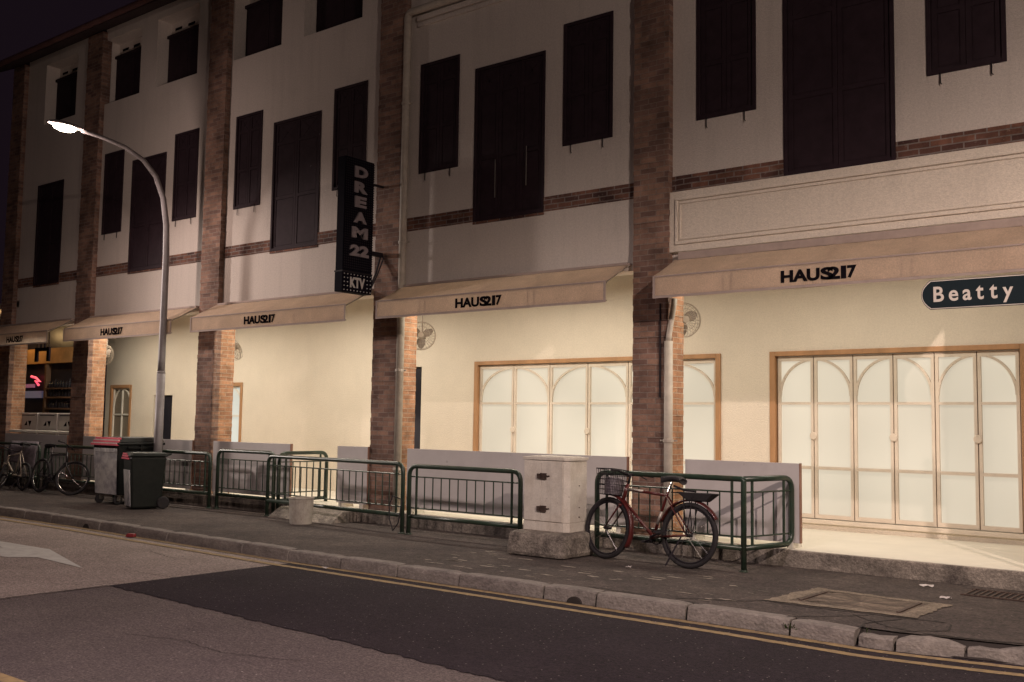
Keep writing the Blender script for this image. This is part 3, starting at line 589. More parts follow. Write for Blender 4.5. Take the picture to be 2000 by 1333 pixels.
def screen(x0, x1, cuts, z0=0.42, z1=2.56, lit='lit_glass'):
    y = YB - 0.02; f = MB(); t = 0.075
    f.box(x0, x0 + t, y, YB + 0.10, z0, z1); f.box(x1 - t, x1, y, YB + 0.10, z0, z1); f.box(x0 + t, x1 - t, y, YB + 0.10, z1 - t * .8, z1)
    w = f.build('glazed_screen', M['wood'], B, bevel=0.004)
    s = MB(); s.box(x0, x1, y - 0.03, YB + 0.10, z0 - 0.05, z0 - 0.002); s.build('sill', M['wood_pale'], w, bevel=0.004)
    for k, (a, b) in enumerate(zip(cuts, cuts[1:])):
        yy = YB + 0.03; st = 0.036; lo, hi = z0 + 0.012, z1 - t * 0.8 - 0.012; a += 0.006; b -= 0.006
        g = MB(); g.box(a, a + st, yy, yy + 0.035, lo, hi); g.box(b - st, b, yy, yy + 0.035, lo, hi); g.box(a + st, b - st, yy, yy + 0.035, hi - 0.055, hi); g.box(a + st, b - st, yy, yy + 0.035, lo, lo + 0.05)
        g.box(a + st, b - st, yy + 0.002, yy + 0.03, 1.868, 1.900); g.box(a + st, b - st, yy + 0.002, yy + 0.03, 1.045, 1.085)
        arch_quarter(g, a + st * 0.4, b - st * 0.4, 1.98, hi - 0.03, yy + 0.001, 0.029, 0.03, k % 2 == 0)
        lf = g.build('screen_leaf', M['wood_pale'], w)
        p = MB(); p.box(a + st * .5, b - st * .5, yy + 0.036, yy + 0.042, lo, hi); p.build('frosted_pane', M[lit], w)
        if k % 2 == 0:
            h = MB(); h.lathe([(0.0, -0.008), (0.044, -0.008), (0.05, 0.0), (0.044, 0.008), (0.0, 0.008)], (b + 0.004, yy - 0.012, 1.47), 18, Matrix.Rotation(R(90), 3, 'X')); h.build('round_handle', M['wood_pale'], w)
        q = MB(); q.box(b + 0.0015, b + 0.0105, yy + 0.012, yy + 0.034, lo, hi)
        if k < len(cuts) - 2: q.build('leaf_gap', M['shop_wood'], w)
screen(-5.69, -2.60, [-5.60, -5.11, -4.60, -4.105, -3.62, -3.145, -2.69])
c3 = [-10.72 + i * (4.24 / 6) for i in range(7)]
screen(-10.80, -6.40, c3)
def small_window(x0, x1, z0, z1, glass):
    y = YB - 0.018; f = MB(); t = 0.07
    f.box(x0, x0 + t, y, YB + 0.1, z0, z1); f.box(x1 - t, x1, y, YB + 0.1, z0, z1); f.box(x0 + t, x1 - t, y, YB + 0.1, z1 - t, z1); f.box(x0 + t, x1 - t, y, YB + 0.1, z0, z0 + t)
    w = f.build('arched_window', M['wood'], B, bevel=0.004)
    a, b = x0 + t, x1 - t; g = MB(); yy = YB + 0.03; mx = (a + b) / 2
    g.box(a, a + 0.03, yy, yy + 0.03, z0 + t, z1 - t); g.box(b - 0.03, b, yy, yy + 0.03, z0 + t, z1 - t); g.box(a + .03, b - .03, yy, yy + 0.03, z1 - t - 0.03, z1 - t)
    g.box(mx - 0.016, mx + 0.016, yy, yy + 0.03, z0 + t, z1 - t - 0.03); g.box(a + .03, b - .03, yy + 0.001, yy + 0.029, z0 + (z1 - z0) * 0.56, z0 + (z1 - z0) * 0.56 + 0.035)
    arch_quarter(g, a + .01, mx, z1 - t - 0.40, z1 - t - 0.01, yy + .001, 0.03, 0.028, True); arch_quarter(g, mx, b - .01, z1 - t - 0.40, z1 - t - 0.01, yy + .001, 0.03, 0.028, False)
    g.build('glazing_bars', M['white_bar'], w); p = MB(); p.box(a, b, yy + 0.031, yy + 0.037, z0 + t, z1 - t); p.build('window_pane', M[glass], w)
small_window(-21.79, -20.91, 0.74, 2.30, 'dim_glass')
small_window(-17.76, -16.89, 0.74, 2.30, 'lit_glass_cool')
def doorway(x0, x1, z1):
    g = MB(); g.box(x0 + 0.012, x1 - 0.012, YB + 0.05, YB + 0.09, FZ + 0.005, z1 - 0.01); d = g.build('dark_door', M['door_dark'], B)
    h = MB(); h.tube([(x0 + 0.1, YB + 0.05, 1.3), (x0 + 0.1, YB + 0.0, 1.3), (x0 + 0.2, YB + 0.0, 1.3)], 0.011, 8); h.build('door_handle', M['chrome'], d)
doorway(-12.95, -11.99, 2.505); doorway(-20.02, -19.32, 2.06)

# ------------------------------------------------------------------ first bay: the dark shop
sh = thing('shop_interior', 'dim corner shop front with bottle shelves, red neon and an orange lintel', 'shop front', (-22.9, 12.3, FZ))
def L_(mb, *a): mb.box(a[0] + 22.9, a[1] + 22.9, a[2] - 12.3, a[3] - 12.3, a[4] - FZ, a[5] - FZ); return mb
SY = 11.50
L_(MB(), -26.5, -20.86, SY, SY + 0.08, 2.76, 3.10).build('lintel_panel', M['tile_orange'], sh)
L_(MB(), -26.5, -20.86, SY + 0.1, SY + 0.16, 0.31, CEIL - 0.05).build('dark_glazing', M['shop_dark'], sh)
g = MB()
for z in (1.72, 1.97, 2.17): L_(g, -22.6, -20.95, SY - 0.02, SY + 0.095, z, z + 0.035)
L_(g, -22.68, -22.6, SY - 0.02, SY + 0.095, 0.9, 2.74); g.build('shelf', M['shop_wood'], sh)
rb = random.Random(4)
for z in (1.755, 2.005, 2.205):
    x = -22.5
    while x < -21.0:
        g = MB()
        h = rb.uniform(0.13, 0.2); g.lathe([(0.03, 0), (0.032, h * 0.6), (0.012, h * 0.75), (0.012, h)], (x + 22.9, SY + 0.03 - 12.3, z - FZ), 8); x += rb.uniform(0.10, 0.16)
        g.build('bottle', M['door_dark'], sh)
def neon(pts, m, r=0.03):
    g = MB(); g.tube([(p[0] + 22.9, SY - 0.03 - 12.3, p[1] - FZ) for p in pts], r, 8); g.build('neon_tube', M[m], sh)
neon([(-23.25, 2.47), (-23.05, 2.44), (-22.83, 2.34), (-23.05, 2.36), (-22.90, 2.27)], 'neon_red', 0.028)
L_(MB(), -24.0, -23.3, SY + 0.06, SY + 0.09, 2.22, 2.30).build('display_screen', M['screen_pink'], sh)
L_(MB(), -24.0, -22.9, SY + 0.06, SY + 0.09, 1.98, 2.14).build('display_screen', M['screen_blue'], sh)
# row of pale counter fridges behind the parapet
for k, x in enumerate((-21.85, -21.02, -20.19)):
    f = thing('counter_unit', ('leftmost', 'middle', 'right-hand')[k] + ' pale counter unit with dark triangle marks in the dim shop', 'counter', (x, 10.95, FZ), 0, 'pale counter units in the corner shop')
    g = MB(); g.box(-0.40, 0.40, -0.2, 0.35, 0.0, 1.34); g.build('unit_body', M['fridge'], f, bevel=0.02)
    g = MB(); g.box(-0.3, 0.3, -0.206, -0.198, 1.28, 1.295); g.build('unit_slot', M['ink'], f)
    g = MB(); g.prism([(-0.14, 1.07), (-0.02, 1.07), (-0.03, 1.17)], (0, -0.205, 0), (1, 0, 0), (0, 0, 1), (0, 0.006, 0)); g.prism([(0.02, 1.17), (0.16, 1.17), (0.1, 1.05)], (0, -0.205, 0), (1, 0, 0), (0, 0, 1), (0, 0.006, 0)); g.build('triangle_mark', M['ink'], f)
g = MB(); g.box(-0.0, 2.5, -0.08, 0.14, -0.05, 0.0); tag(g.build('counter_ledge', M['white_bar'], bevel=0.01), 'white ledge along the top of the low parapet in the first bay', 'ledge').location = (-21.98, 10.50, 1.27)
# hanging letter sign
hs = thing('hanging_sign', 'black hanging sign shaped like a letter H with a small arch', 'sign', (-21.06, 10.6, 2.85))
g = MB(); g.box(-0.30, -0.20, -0.02, 0.02, -0.14, 0.16); g.box(0.20, 0.30, -0.02, 0.02, -0.14, 0.16); g.box(-0.20, 0.20, -0.02, 0.02, 0.08, 0.15); g.build('sign_letter', M['ink'], hs)
g = MB(); g.tube(arc_path([(-0.08, 0, 0.14), (-0.08, 0, 0.40), (0.08, 0, 0.40), (0.08, 0, 0.14)], 0.05), 0.018, 8); g.build('sign_arch', M['ink'], hs)
g = MB(); g.tube([(-0.25, 0, 0.16), (-0.25, 0, 1.0)], 0.008, 6); g.tube([(0.25, 0, 0.16), (0.25, 0, 1.0)], 0.008, 6); g.build('hanging_rod', M['ink'], hs)

# ------------------------------------------------------------------ awnings
AW = [(-23.0, -19.52, 'the dark corner shop', -21.19, -20.49), (-18.90, -15.30, 'the small arched window', -17.55, -16.81), (-14.75, -10.95, 'the vertical club sign', -13.30, -12.53), (-10.33, -6.50, 'the grey utility cabinet', -8.84, -8.06), (-5.87, -1.95, 'the street name sign', -4.345, -3.555)]
def awning(x0, x1, where, t0, t1, hood):
    yb, zb, yf, zf, zl = 10.39, 3.50, 9.90, 3.245, 2.995
    a = thing('awning', 'tan fabric awning with black lettering ' + where, 'awning', (x0, yf, zl), 0, 'tan awnings along the shophouse row')
    W = x1 - x0
    def T(p): return (p[0], p[1] - yf, p[2] - zl)
    g = MB(); nx = 26; ny = 5; rw = random.Random(int(x0 * 10)); grid = []
    for j in range(ny + 1):
        v = j / ny
        for i in range(nx + 1):
            u = i / nx; sag = 0.012 * math.sin(math.pi * v) * (1 - abs(((u * 4) % 1) - .5) * .6) + rw.uniform(-.003, .003) + 0.006 * math.sin(u * 31 + x0) * math.sin(v * 3)
            g.v.append(T((u * W, yb + (yf - yb) * v, zb + (zf - zb) * v - sag)))
    for j in range(ny):
        for i in range(nx): p = j * (nx + 1) + i; g.f.append((p, p + nx + 1, p + nx + 2, p + 1))
    o = g.build('canopy', M['fabric'], a, smooth=True)
    g = MB(); i0 = 0
    for i in range(nx + 1):
        u = i / nx; dz = 0.004 * math.sin(u * 23 + x0); dy = 0.004 * math.sin(u * 15 + x0 * 2)
        g.v += [T((u * W, yf, zf)), T((u * W, yf + dy, zl + dz))]
    for i in range(nx): g.f.append((2 * i, 2 * i + 1, 2 * i + 3, 2 * i + 2))
    va = g.build('valance', M['fabric'], a, smooth=True)
    h = MB(); h.box(0, W, -0.006, -0.004, 0.0, 0.028); h.box(0, W, -0.006, -0.004, zf - zl - 0.012, zf - zl + 0.004); h.box(0, 0.03, -0.0065, -0.004, 0.029, zf - zl - 0.013); h.box(W - 0.03, W, -0.0065, -0.004, 0.029, zf - zl - 0.013); h.build('hem', M['hem'], va)
    # black lettering HAUS217, the S and the 2 overlapping
    k = MB(); L = t1 - t0; z0, z1 = 0.062, 0.19; xx = t0 - x0
    for s, p, q in (('HAU', 0, 0.525), ('S', 0.535, 0.705), ('2', 0.625, 0.79), ('1', 0.80, 0.868), ('7', 0.88, 1.0)):
        text_into(k, s, xx + p * L, xx + q * L, z0, z1, (0, -0.005, 0), (1, 0, 0), (0, 0, 1), (0, -0.003, 0), 0.045)
    k.build('lettering', M['ink'], va)
    # frame
    f = MB(); f.tube([T((0, yf + 0.012, zf - 0.016)), T((W, yf + 0.012, zf - 0.016))], 0.011, 6); f.tube([T((0, yb, zb - 0.016)), T((W, yb, zb - 0.016))], 0.014, 6); f.tube([T((0, yf + 0.012, zl + 0.02)), T((W, yf + 0.012, zl + 0.02))], 0.009, 6)
    for q in (0.008, 0.22, 0.245, 0.5, 0.70, 0.725, 0.992):
        f.tube([T((q * W, yb, zb - 0.03)), T((q * W, yf + 0.012, zf - 0.026)), T((q * W, yf + 0.012, zl + 0.01))], 0.010, 6)
    f.build('awning_frame', M['steel'], a)
    b = MB(); b.box(0.05, W - 0.02, yb - 0.01 - yf, (YU if not hood else YU - 0.07) - 0.004 - yf, zb - zl - 0.004, zb - zl + (0.03 if not hood else 0.085)); b.build('head_rail', M['hem'], a, bevel=0.006)
for i, q in enumerate(AW): awning(q[0], q[1], ('at the far end over ', 'over ', 'beneath ', 'behind and above ', 'nearest, behind ')[i] + q[2], q[3], q[4], i == 4)

# ------------------------------------------------------------------ projecting club sign
sg = thing('blade_sign', 'tall black vertical sign reading DREAM 22 KTV projecting from a brick column', 'sign', (-10.76, 10.40, 3.38))
g = MB(); g.box(-0.075, 0.075, -0.82, -0.26, 0.30, 1.93); g.box(-0.08, 0.08, -0.825, -0.255, 0.0, 0.275); g.build('sign_box', M['blade'], sg, bevel=0.006)
g = MB(); g.box(-0.085, 0.083, -0.83, -0.25, 0.277, 0.298); g.build('sign_joint', M['iron'], sg)
fx = 0.076
g = MB()   # dark lamp grid on the face
for r_ in range(46):
    for c_ in range(15):
        y, z = -0.80 + c_ * 0.0375, 0.335 + r_ * 0.0345; g.box(fx, fx + 0.003, y, y + 0.02, z, z + 0.018)
g.build('lamp_grid', M['iron'], sg)
zc = {'D': 1.735, 'R': 1.515, 'E': 1.305, 'A': 1.08, 'M': 0.86, '22': 0.60}
g = MB()
for s, z in zc.items():
    wd = 0.25 if s not in ('22',) else 0.36; wd = 0.22 if s == 'E' else wd; wd = 0.30 if s == 'M' else wd
    text_into(g, s, -0.525 - wd / 2, -0.525 + wd / 2, z - 0.08, z + 0.08, (fx + 0.003, 0, 0), (0, 1, 0), (0, 0, 1), (0.02, 0, 0), 0.055)
g.build('sign_lettering', M['letter_grey'], sg)
g = MB(); text_into(g, 'KTV', -0.68, -0.40, 0.065, 0.215, (fx + 0.006, 0, 0), (0, 1, 0), (0, 0, 1), (0.008, 0, 0), 0.035); g.build('sign_lettering', M['letter_pale'], sg)
g = MB()
def dot(y, z):
    g = MB(); g.lathe([(0.0, 0), (0.009, 0.002), (0.006, 0.01), (0, 0.012)], (fx + 0.005, y, z), 6, Matrix.Rotation(R(90), 3, 'Y')); g.build('bulb', M['bulb'], sg)
for k in range(9):
    y = -0.79 + k * 0.0625; dot(y, 0.025); dot(y, 0.252)
for k in range(1, 4):
    z = 0.025 + k * 0.057
    for y in (-0.79, -0.7275, -0.3525, -0.29): dot(y, z)
g = MB(); g.box(-0.015, 0.015, -0.26, 0.0, 1.62, 1.65); g.build('bracket', M['iron'], sg)
g = MB(); g.box(-0.03, 0.03, -0.26, -0.0, 0.59, 0.65); g.tube([(0.0, -0.02, 0.6), (0.0, -0.10, 0.35), (0, -0.25, 0.05)], 0.014, 6); g.tube([(0.06, -0.01, 0.58), (0.05, -0.14, 0.28), (0.03, -0.25, 0.06)], 0.010, 6); g.build('bracket', M['iron'], sg)

# ------------------------------------------------------------------ veranda lights and fans
for k, (xm, ln) in enumerate(((-17.05, 3.2), (-12.8, 3.3), (-8.4, 3.3), (-4.0, 3.4), (-19.9, 1.5))):
    t = thing('tube_light', 'warm fluorescent tube on the walkway ceiling behind the ' + ('second', 'third', 'fourth', 'nearest', 'farthest')[k] + ' awning', 'light', (xm, 10.96 if k < 4 else 11.1, 3.66), 0, 'walkway ceiling tubes')
    g = MB(); g.box(-ln / 2, ln / 2, -0.04, 0.04, -0.05, 0.0); g.box(-0.8, -0.78, -0.01, 0.01, 0, CEIL - 3.66); g.box(0.78, 0.8, -0.01, 0.01, 0, CEIL - 3.66); g.build('light_housing', M['white_bar'], t)
    g = MB(); g.tube([(-ln / 2 + 0.03, 0, -0.075), (ln / 2 - 0.03, 0, -0.075)], 0.019, 8); g.build('glass_tube', M['tube_glass'], t)
    ld = bpy.data.lights.new('tube_glow', 'AREA'); ld.shape = 'RECTANGLE'; ld.size = ln - 0.1; ld.size_y = 0.09; ld.energy = TUBE_W * ln / 3.3 * (0.68 if k == 3 else 1.0); ld.color = (1.0, 0.895, 0.745)
    lo = bpy.data.objects.new('tube_glow', ld); col.objects.link(lo); lo.parent = t; lo.location = (0, 0, -0.10)
ld = bpy.data.lights.new('shop_glow', 'POINT'); ld.energy = 15; ld.color = (1.0, 0.62, 0.26); ld.shadow_soft_size = 0.05
lo = bpy.data.objects.new('shop_fill', ld); col.objects.link(lo); lo.location = (-23.2, 11.0, 3.45)  # added warm light for the orange lintel, without a fixture
FANS = [(-19.72, 11.2, 2.85, R(30), 0, 'facing the street, beside the second brick column'), (-15.33, 11.2, 2.83, R(118), R(-28), 'turned edge-on, beside the third brick column'), (-10.68, 11.2, 2.87, R(38), R(-6), 'beside the column with the club sign'), (-6.20, 11.2, 2.885, R(48), 0, 'beside the column behind the bicycle')]
for (x, y, z, rz, tilt, where) in FANS:
    f = thing('hanging_fan', 'round caged fan hung from walkway ceiling ' + where, 'fan', (x, y, z), rz, 'walkway fans')
    Rt = Matrix.Rotation(tilt, 3, 'X')
    def tp(p): return tuple(Rt @ Vector(p))
    rad = 0.215; g = MB()
    for q, yy in ((1.0, 0.0), (0.97, -0.05), (0.97, 0.05), (0.62, -0.085), (0.3, -0.095)):
        g.tube([tp((rad * q * math.cos(a * math.pi / 16), yy, rad * q * math.sin(a * math.pi / 16))) for a in range(32)], 0.0035 if q < 1 else 0.007, 5, closed=True)
    for a in range(28):
        an = a * 2 * math.pi / 28; c, s = math.cos(an), math.sin(an)
        g.tube([tp((0.05 * c, -0.095, 0.05 * s)), tp((rad * .62 * c, -0.085, rad * .62 * s)), tp((rad * c, 0, rad * s)), tp((rad * .55 * c, 0.08, rad * .55 * s))], 0.0022, 4)
    g.build('fan_cage', M['fan_cage'], f)
    g = MB()
    for a in range(3):
        an = a * 2.094 + 0.5; P = []
        for k in range(9):
            t = k / 8; r_ = 0.03 + (rad - 0.05) * t; wd = 0.055 * math.sin(math.pi * (0.15 + 0.8 * t)) + 0.01
            P.append((r_, wd))
        poly = [(r_, wd) for r_, wd in P] + [(r_, -wd) for r_, wd in reversed(P)]
        c, s = math.cos(an), math.sin(an); i = len(g.v)
        for (r_, wd) in poly: g.v.append(tp((r_ * c - wd * s, wd * 0.45, r_ * s + wd * c)))
        g.f.append(tuple(range(i, len(g.v))))
    g.build('fan_blade', M['fan_blade'], f)
    g = MB(); g.lathe([(0.0, -0.10), (0.045, -0.10), (0.045, -0.09), (0.05, 0.06), (0.06, 0.08), (0.055, 0.17), (0.0, 0.18)], (0, 0, 0), 14, Rt @ Matrix.Rotation(R(-90), 3, 'X')); g.build('fan_motor', M['fan_grey'], f)
    g = MB(); e = tp((0, 0.13, 0)); g.tube([e, (e[0], e[1], 0.3), (e[0], e[1], CEIL - z)], 0.012, 6); g.build('hanging_rod', M['fan_grey'], f)

# ------------------------------------------------------------------ grey hoarding boards along the walkway edge
BD = [(-22.05, -19.47, 'behind the leaning bicycles in front of the corner shop'), (-18.86, -15.26, 'behind the wheeled bins'), (-14.66, -12.66, 'left of the entrance ramp'), (-11.57, -10.92, 'small, right of the entrance ramp'), (-10.12, -6.50, 'long, behind the utility cabinet'), (-5.72, -4.365, 'behind the railing return and red bicycle')]
for (a, b, where) in BD:
    o = thing('hoarding_board', 'plain grey board on walkway edge, ' + where, 'board', ((a + b) / 2, 10.39, FZ), 0, 'grey boards along the walkway edge'); h = (b - a) / 2
    g = MB(); g.box(-h, h, -0.012, 0.0, 0.065, 0.90); g.build('board_face', M['board'], o, bevel=0.002)
    g = MB(); g.box(h - 0.0, h + 0.012, -0.014, 0.03, 0.065, 0.902); g.box(-h, h, 0.002, 0.03, 0.86, 0.895); g.box(-h, h, 0.002, 0.03, 0.07, 0.10); g.build('board_batten', M['board_edge'], o)
    for q in (-h + 0.1, h - 0.1): g = MB(); g.box(q - 0.03, q + 0.03, -0.03, 0.22, 0.003, 0.066); g.build('board_foot', M['white_bar'], o)

# ------------------------------------------------------------------ green pedestrian railings
def railing(p0, p1, label, top=1.0, z0=0.0, inner=True, left_round=True, right_round=True, feet=(True, True), ret=None):
    """p0, p1 ground points; hoop of tube, inner rails and bars. ret: (dx, dy) of a cantilevered return at p1"""
    p0, p1 = Vector((p0[0], p0[1], PZ)), Vector((p1[0], p1[1], PZ)); d = (p1 - p0); Ln = d.length; d.normalize()
    o = thing('pedestrian_railing', label, 'railing', tuple(p0), 0, 'green railings along the walkway')
    def T(u, z, off=Vector((0, 0, 0))): return tuple(d * u + off + Vector((0, 0, z)))
    H = top - PZ; zb = 0.235; ru = H - 0.135; rl = 0.345; tr = 0.029
    g = MB(); cr = 0.13
    zz = (0.0 if feet[0] else zb, 0.0 if feet[1] else zb)
    g.tube(arc_path([T(0, zz[0]), T(0, H), T(Ln, H), T(Ln, zz[1])], [0, cr if left_round else 0.03, cr if right_round else 0.03, 0]), tr, 10); g.build('railing_hoop', M['rail'], o, smooth=True)
    g = MB(); g.tube([T(0, zb), T(Ln, zb)], tr * 0.93, 10); g.build('bottom_rail', M['rail'], o, smooth=True)
    def infill(P, Lq, nm):
        g = MB(); g.tube([P(0.02, ru), P(Lq - 0.02, ru)], 0.009, 6); g.tube([P(0.02, rl), P(Lq - 0.02, rl)], 0.009, 6)
        for q in (0.13, Lq - 0.13): g.tube([P(q, zb), P(q, H)], 0.016, 8)
        n = max(2, round((Lq - 0.26) / 0.145))
        for k in range(1, n): q = 0.13 + (Lq - 0.26) * k / n; g.tube([P(q, rl), P(q, ru)], 0.0085, 6)
        g.build(nm, M['rail'], o)
    infill(T, Ln, 'infill_bars')
    for q, f_ in ((0, feet[0]), (Ln, feet[1])):
        if f_:
            g = MB(); g.lathe([(0.05, 0), (0.05, 0.008), (0.036, 0.012), (0.034, 0.02)], T(q, 0.0), 12); g.build('post_foot', M['rail'], o)
    if ret:
        e = Vector((ret[0], ret[1], 0)); Lr = e.length; e.normalize(); c = d * Ln
        def P(u, z): return tuple(c + e * u + Vector((0, 0, z)))
        g = MB(); g.tube(arc_path([P(0, H), P(Lr, H), P(Lr, zb), P(0, zb)], [0, cr, cr, 0]), tr, 10); g.build('railing_return', M['rail'], o, smooth=True)
        infill(P, Lr, 'infill_bars')
    return o
railing((-24.6, 10.02), (-22.45, 10.02), 'dark green railing furthest left, reaching out of the photo')
railing((-22.3, 10.02), (-19.82, 10.02), 'dark green railing at far left with a sheet draped on it and bicycles leaning')
railing((-19.60, 10.02), (-17.05, 10.02), 'dark green railing left of the wheeled bins, behind the dark bicycle')
railing((-16.92, 10.02), (-14.26, 10.05), 'dark green railing behind the lamp post and wheeled bins')
railing((-14.08, 10.07), (-12.62, 10.05), 'short dark green railing left of the entrance ramp', 1.06)
railing((-12.55, 9.88), (-9.46, 9.635), 'long dark green railing in front of the entrance ramp', 1.02)
railing((-12.42, 9.98), (-12.42, 10.92), 'dark green railing turned square to the street beside the entrance ramp', 1.065)
railing((-9.33, 9.62), (-7.50, 9.62), 'dark green railing left of the utility cabinet', 1.0)
railing((-6.41, 9.62), (-4.625, 9.60), 'dark green railing with a return corner, behind the red bicycle', 1.045, right_round=False, ret=(0.19, 0.74))

# ------------------------------------------------------------------ utility cabinet on its plinth
pl = MB(); pl.taper(-0.40, 0.40, -0.37, 0.35, 0, -0.375, 0.385, -0.34, 0.35, 0.265)
o = pl.build('concrete_plinth', M['concrete'], bevel=0.05); o.location = (-6.81, 9.34, PZ); tag(o, 'rough concrete plinth carrying the grey utility cabinet', 'plinth')
cb = thing('utility_cabinet', 'weathered off-white steel utility cabinet with rusty latches standing on a concrete plinth', 'cabinet', (-6.83, 9.40, PZ + 0.265))
W2, D2 = 0.305, 0.19
prof = [(-W2, -D2), (W2 - 0.055, -D2), (W2, -D2 + 0.05), (W2, D2), (-W2, D2)]
def inset(pr, k): return [(x * (1 - k), y * (1 - k)) for x, y in pr]
g = MB(); g.prism(prof, (0, 0, 0), (1, 0, 0), (0, 1, 0), (0, 0, 0.10)); g.build('cabinet_base', M['cabinet'], cb, bevel=0.004)
g = MB(); g.prism(inset(prof, 0.012), (0, 0, 0.101), (1, 0, 0), (0, 1, 0), (0, 0, 0.675)); g.build('cabinet_body', M['cabinet'], cb, bevel=0.006)
g = MB(); g.prism(inset(prof, -0.035), (0, 0, 0.782), (1, 0, 0), (0, 1, 0), (0, 0, 0.035)); g.prism(inset(prof, 0.2), (0, 0, 0.8175), (1, 0, 0), (0, 1, 0), (0, 0, 0.008)); g.build('cabinet_top', M['cabinet'], cb, bevel=0.008)
for a, b in ((-0.296, -0.062), (-0.056, 0.236)):
    g = MB(); g.box(a, b, -D2 - 0.005, -D2 + 0.004, 0.108, 0.768); g.build('cabinet_door', M['cabinet'], cb, bevel=0.003)
for z in (0.245, 0.605):
    g = MB(); g.box(-0.10, -0.063, -D2 - 0.03, -D2 - 0.004, z - 0.026, z + 0.026); g.box(-0.06, 0.02, -D2 - 0.024, -D2 - 0.004, z - 0.034, z - 0.024); g.box(-0.06, 0.02, -D2 - 0.024, -D2 - 0.004, z + 0.024, z + 0.034)
    for k in range(4): g.box(-0.055 + k * 0.02, -0.042 + k * 0.02, -D2 - 0.02, -D2 - 0.004, z - 0.022, z + 0.022)
    g.tube([(0.02, -D2 - 0.012, z), (0.06, -D2 - 0.012, z + 0.004)], 0.008, 6); g.build('latch', M['rust'], cb)
g = MB()
for (x, z) in ((0.255, 0.155), (0.285, 0.155), (0.27, 0.50), (0.27, 0.26), (0.26, 0.80)): g.box(W2 - 0.004, W2 + 0.003, -0.05 + x * .3, -0.04 + x * .3, z, z + 0.01)
g.build('rivets', M['rust'], cb)

# ------------------------------------------------------------------ bucket
bk = thing('bucket', 'pale stone-coloured pot standing on the pavement in front of the long railing', 'pot', (-11.31, 9.50, PZ))
g = MB(); g.lathe([(0.0, 0), (0.150, 0), (0.154, 0.01), (0.172, 0.345), (0.180, 0.35), (0.180, 0.368), (0.162, 0.368), (0.14, 0.05), (0.0, 0.05)], (0, 0, 0), 28); g.build('bucket_body', M['bucket'], bk, smooth=False)
# cable loop on the railing post
g = MB(); g.tube([(0, 0, 0.42), (0.03, -0.05, 0.30), (0.0, -0.06, 0.12), (-0.10, -0.05, 0.02), (-0.19, -0.03, 0.16), (-0.21, -0.02, 0.34), (-0.14, -0.03, 0.46), (-0.02, -0.04, 0.44)], 0.009, 6, closed=True)
o = g.build('cable_loop', M['rubber'], smooth=True); o.location = (-9.44, 9.60, PZ + 0.02); tag(o, 'black cable looped around the railing post near the pot', 'cable')

# ------------------------------------------------------------------ wheeled bins
bn = thing('wheeled_container', 'large black four-wheeled bin with a blotchy silver front and red stripes', 'bin', (-16.02, 9.62, PZ))
g = MB(); g.taper(-0.36, 0.36, -0.36, 0.40, 0.16, -0.395, 0.395, -0.40, 0.44, 0.99); g.build('bin_body', M['plastic_black'], bn, bevel=0.02)
g = MB(); g.taper(-0.33, 0.33, -0.367, -0.361, 0.17, -0.36, 0.36, -0.410, -0.402, 0.93); g.build('front_panel', M['bin_panel'], bn, bevel=0.004)
g = MB()
for k in range(7): x = -0.34 + k * 0.097; g.prism([(x, 0.87), (x + 0.097, 0.87), (x + 0.0485, 0.935)], (0, -0.4165, 0), (1, 0, 0), (0, 0, 1), (0, 0.007, 0))
g.build('tooth_trim', M['bin_panel'], bn)
g = MB(); g.taper(-0.42, 0.42, -0.43, 0.46, 0.985, -0.42, 0.42, -0.43, 0.46, 1.03); g.taper(-0.40, 0.40, -0.41, 0.45, 1.031, -0.37, 0.37, -0.30, 0.43, 1.115); lid = g.build('bin_lid', M['plastic_black'], bn, bevel=0.015)
g = MB(); g.box(0.41, 0.45, -0.25, 0.30, 0.93, 0.96); g.box(0.40, 0.44, -0.02, 0.02, 0.90, 0.99); g.build('lid_handle', M['plastic_black'], lid)
for k, z in enumerate((0.985, 1.035, 1.085)):
    g = MB(); s = 0.02 * k; g.box(-0.41 + s, 0.41 - s, -0.442 + 0.03 * k, -0.40 + 0.03 * k, z - 0.004, z + 0.026); g.build('red_stripe', M['red_sticker'], lid)
    if k < 2: g = MB(); g.box(-0.40 + s, 0.40 - s, -0.438 + 0.03 * k, -0.40 + 0.03 * k, z + 0.027, z + 0.043); g.build('pale_stripe', M['white_sticker'], lid)
def caster(px, py):
    g = MB(); g.box(px - 0.03, px + 0.03, py - 0.03, py + 0.03, 0.135, 0.165); g.box(px - 0.032, px - 0.024, py - 0.035, py + 0.03, 0.06, 0.14); g.box(px + 0.024, px + 0.032, py - 0.035, py + 0.03, 0.06, 0.14); c = g.build('caster', M['chrome'], bn)
    g = MB(); g.lathe([(0.0, -0.022), (0.06, -0.022), (0.075, -0.015), (0.075, 0.015), (0.06, 0.022), (0.0, 0.022)], (px, py - 0.01, 0.076), 18, Matrix.Rotation(R(90), 3, 'Y')); g.build('caster_wheel', M['rubber'], c)
for px in (-0.28, 0.28):
    for py in (-0.30, 0.32): caster(px, py)
sb = thing('wheelie_bin', 'smaller dark green two-wheeled bin in front of the lamp post', 'bin', (-14.88, 9.24, PZ), R(-17))
g = MB(); g.taper(-0.20, 0.20, -0.22, 0.24, 0.02, -0.245, 0.245, -0.27, 0.29, 0.83); g.build('bin_body', M['plastic_green'], sb, bevel=0.03)
g = MB(); g.box(-0.26, 0.26, -0.285, 0.305, 0.831, 0.862); g.taper(-0.255, 0.255, -0.28, 0.305, 0.863, -0.22, 0.22, -0.22, 0.27, 0.895); ld2 = g.build('bin_lid', M['plastic_green'], sb, bevel=0.015)
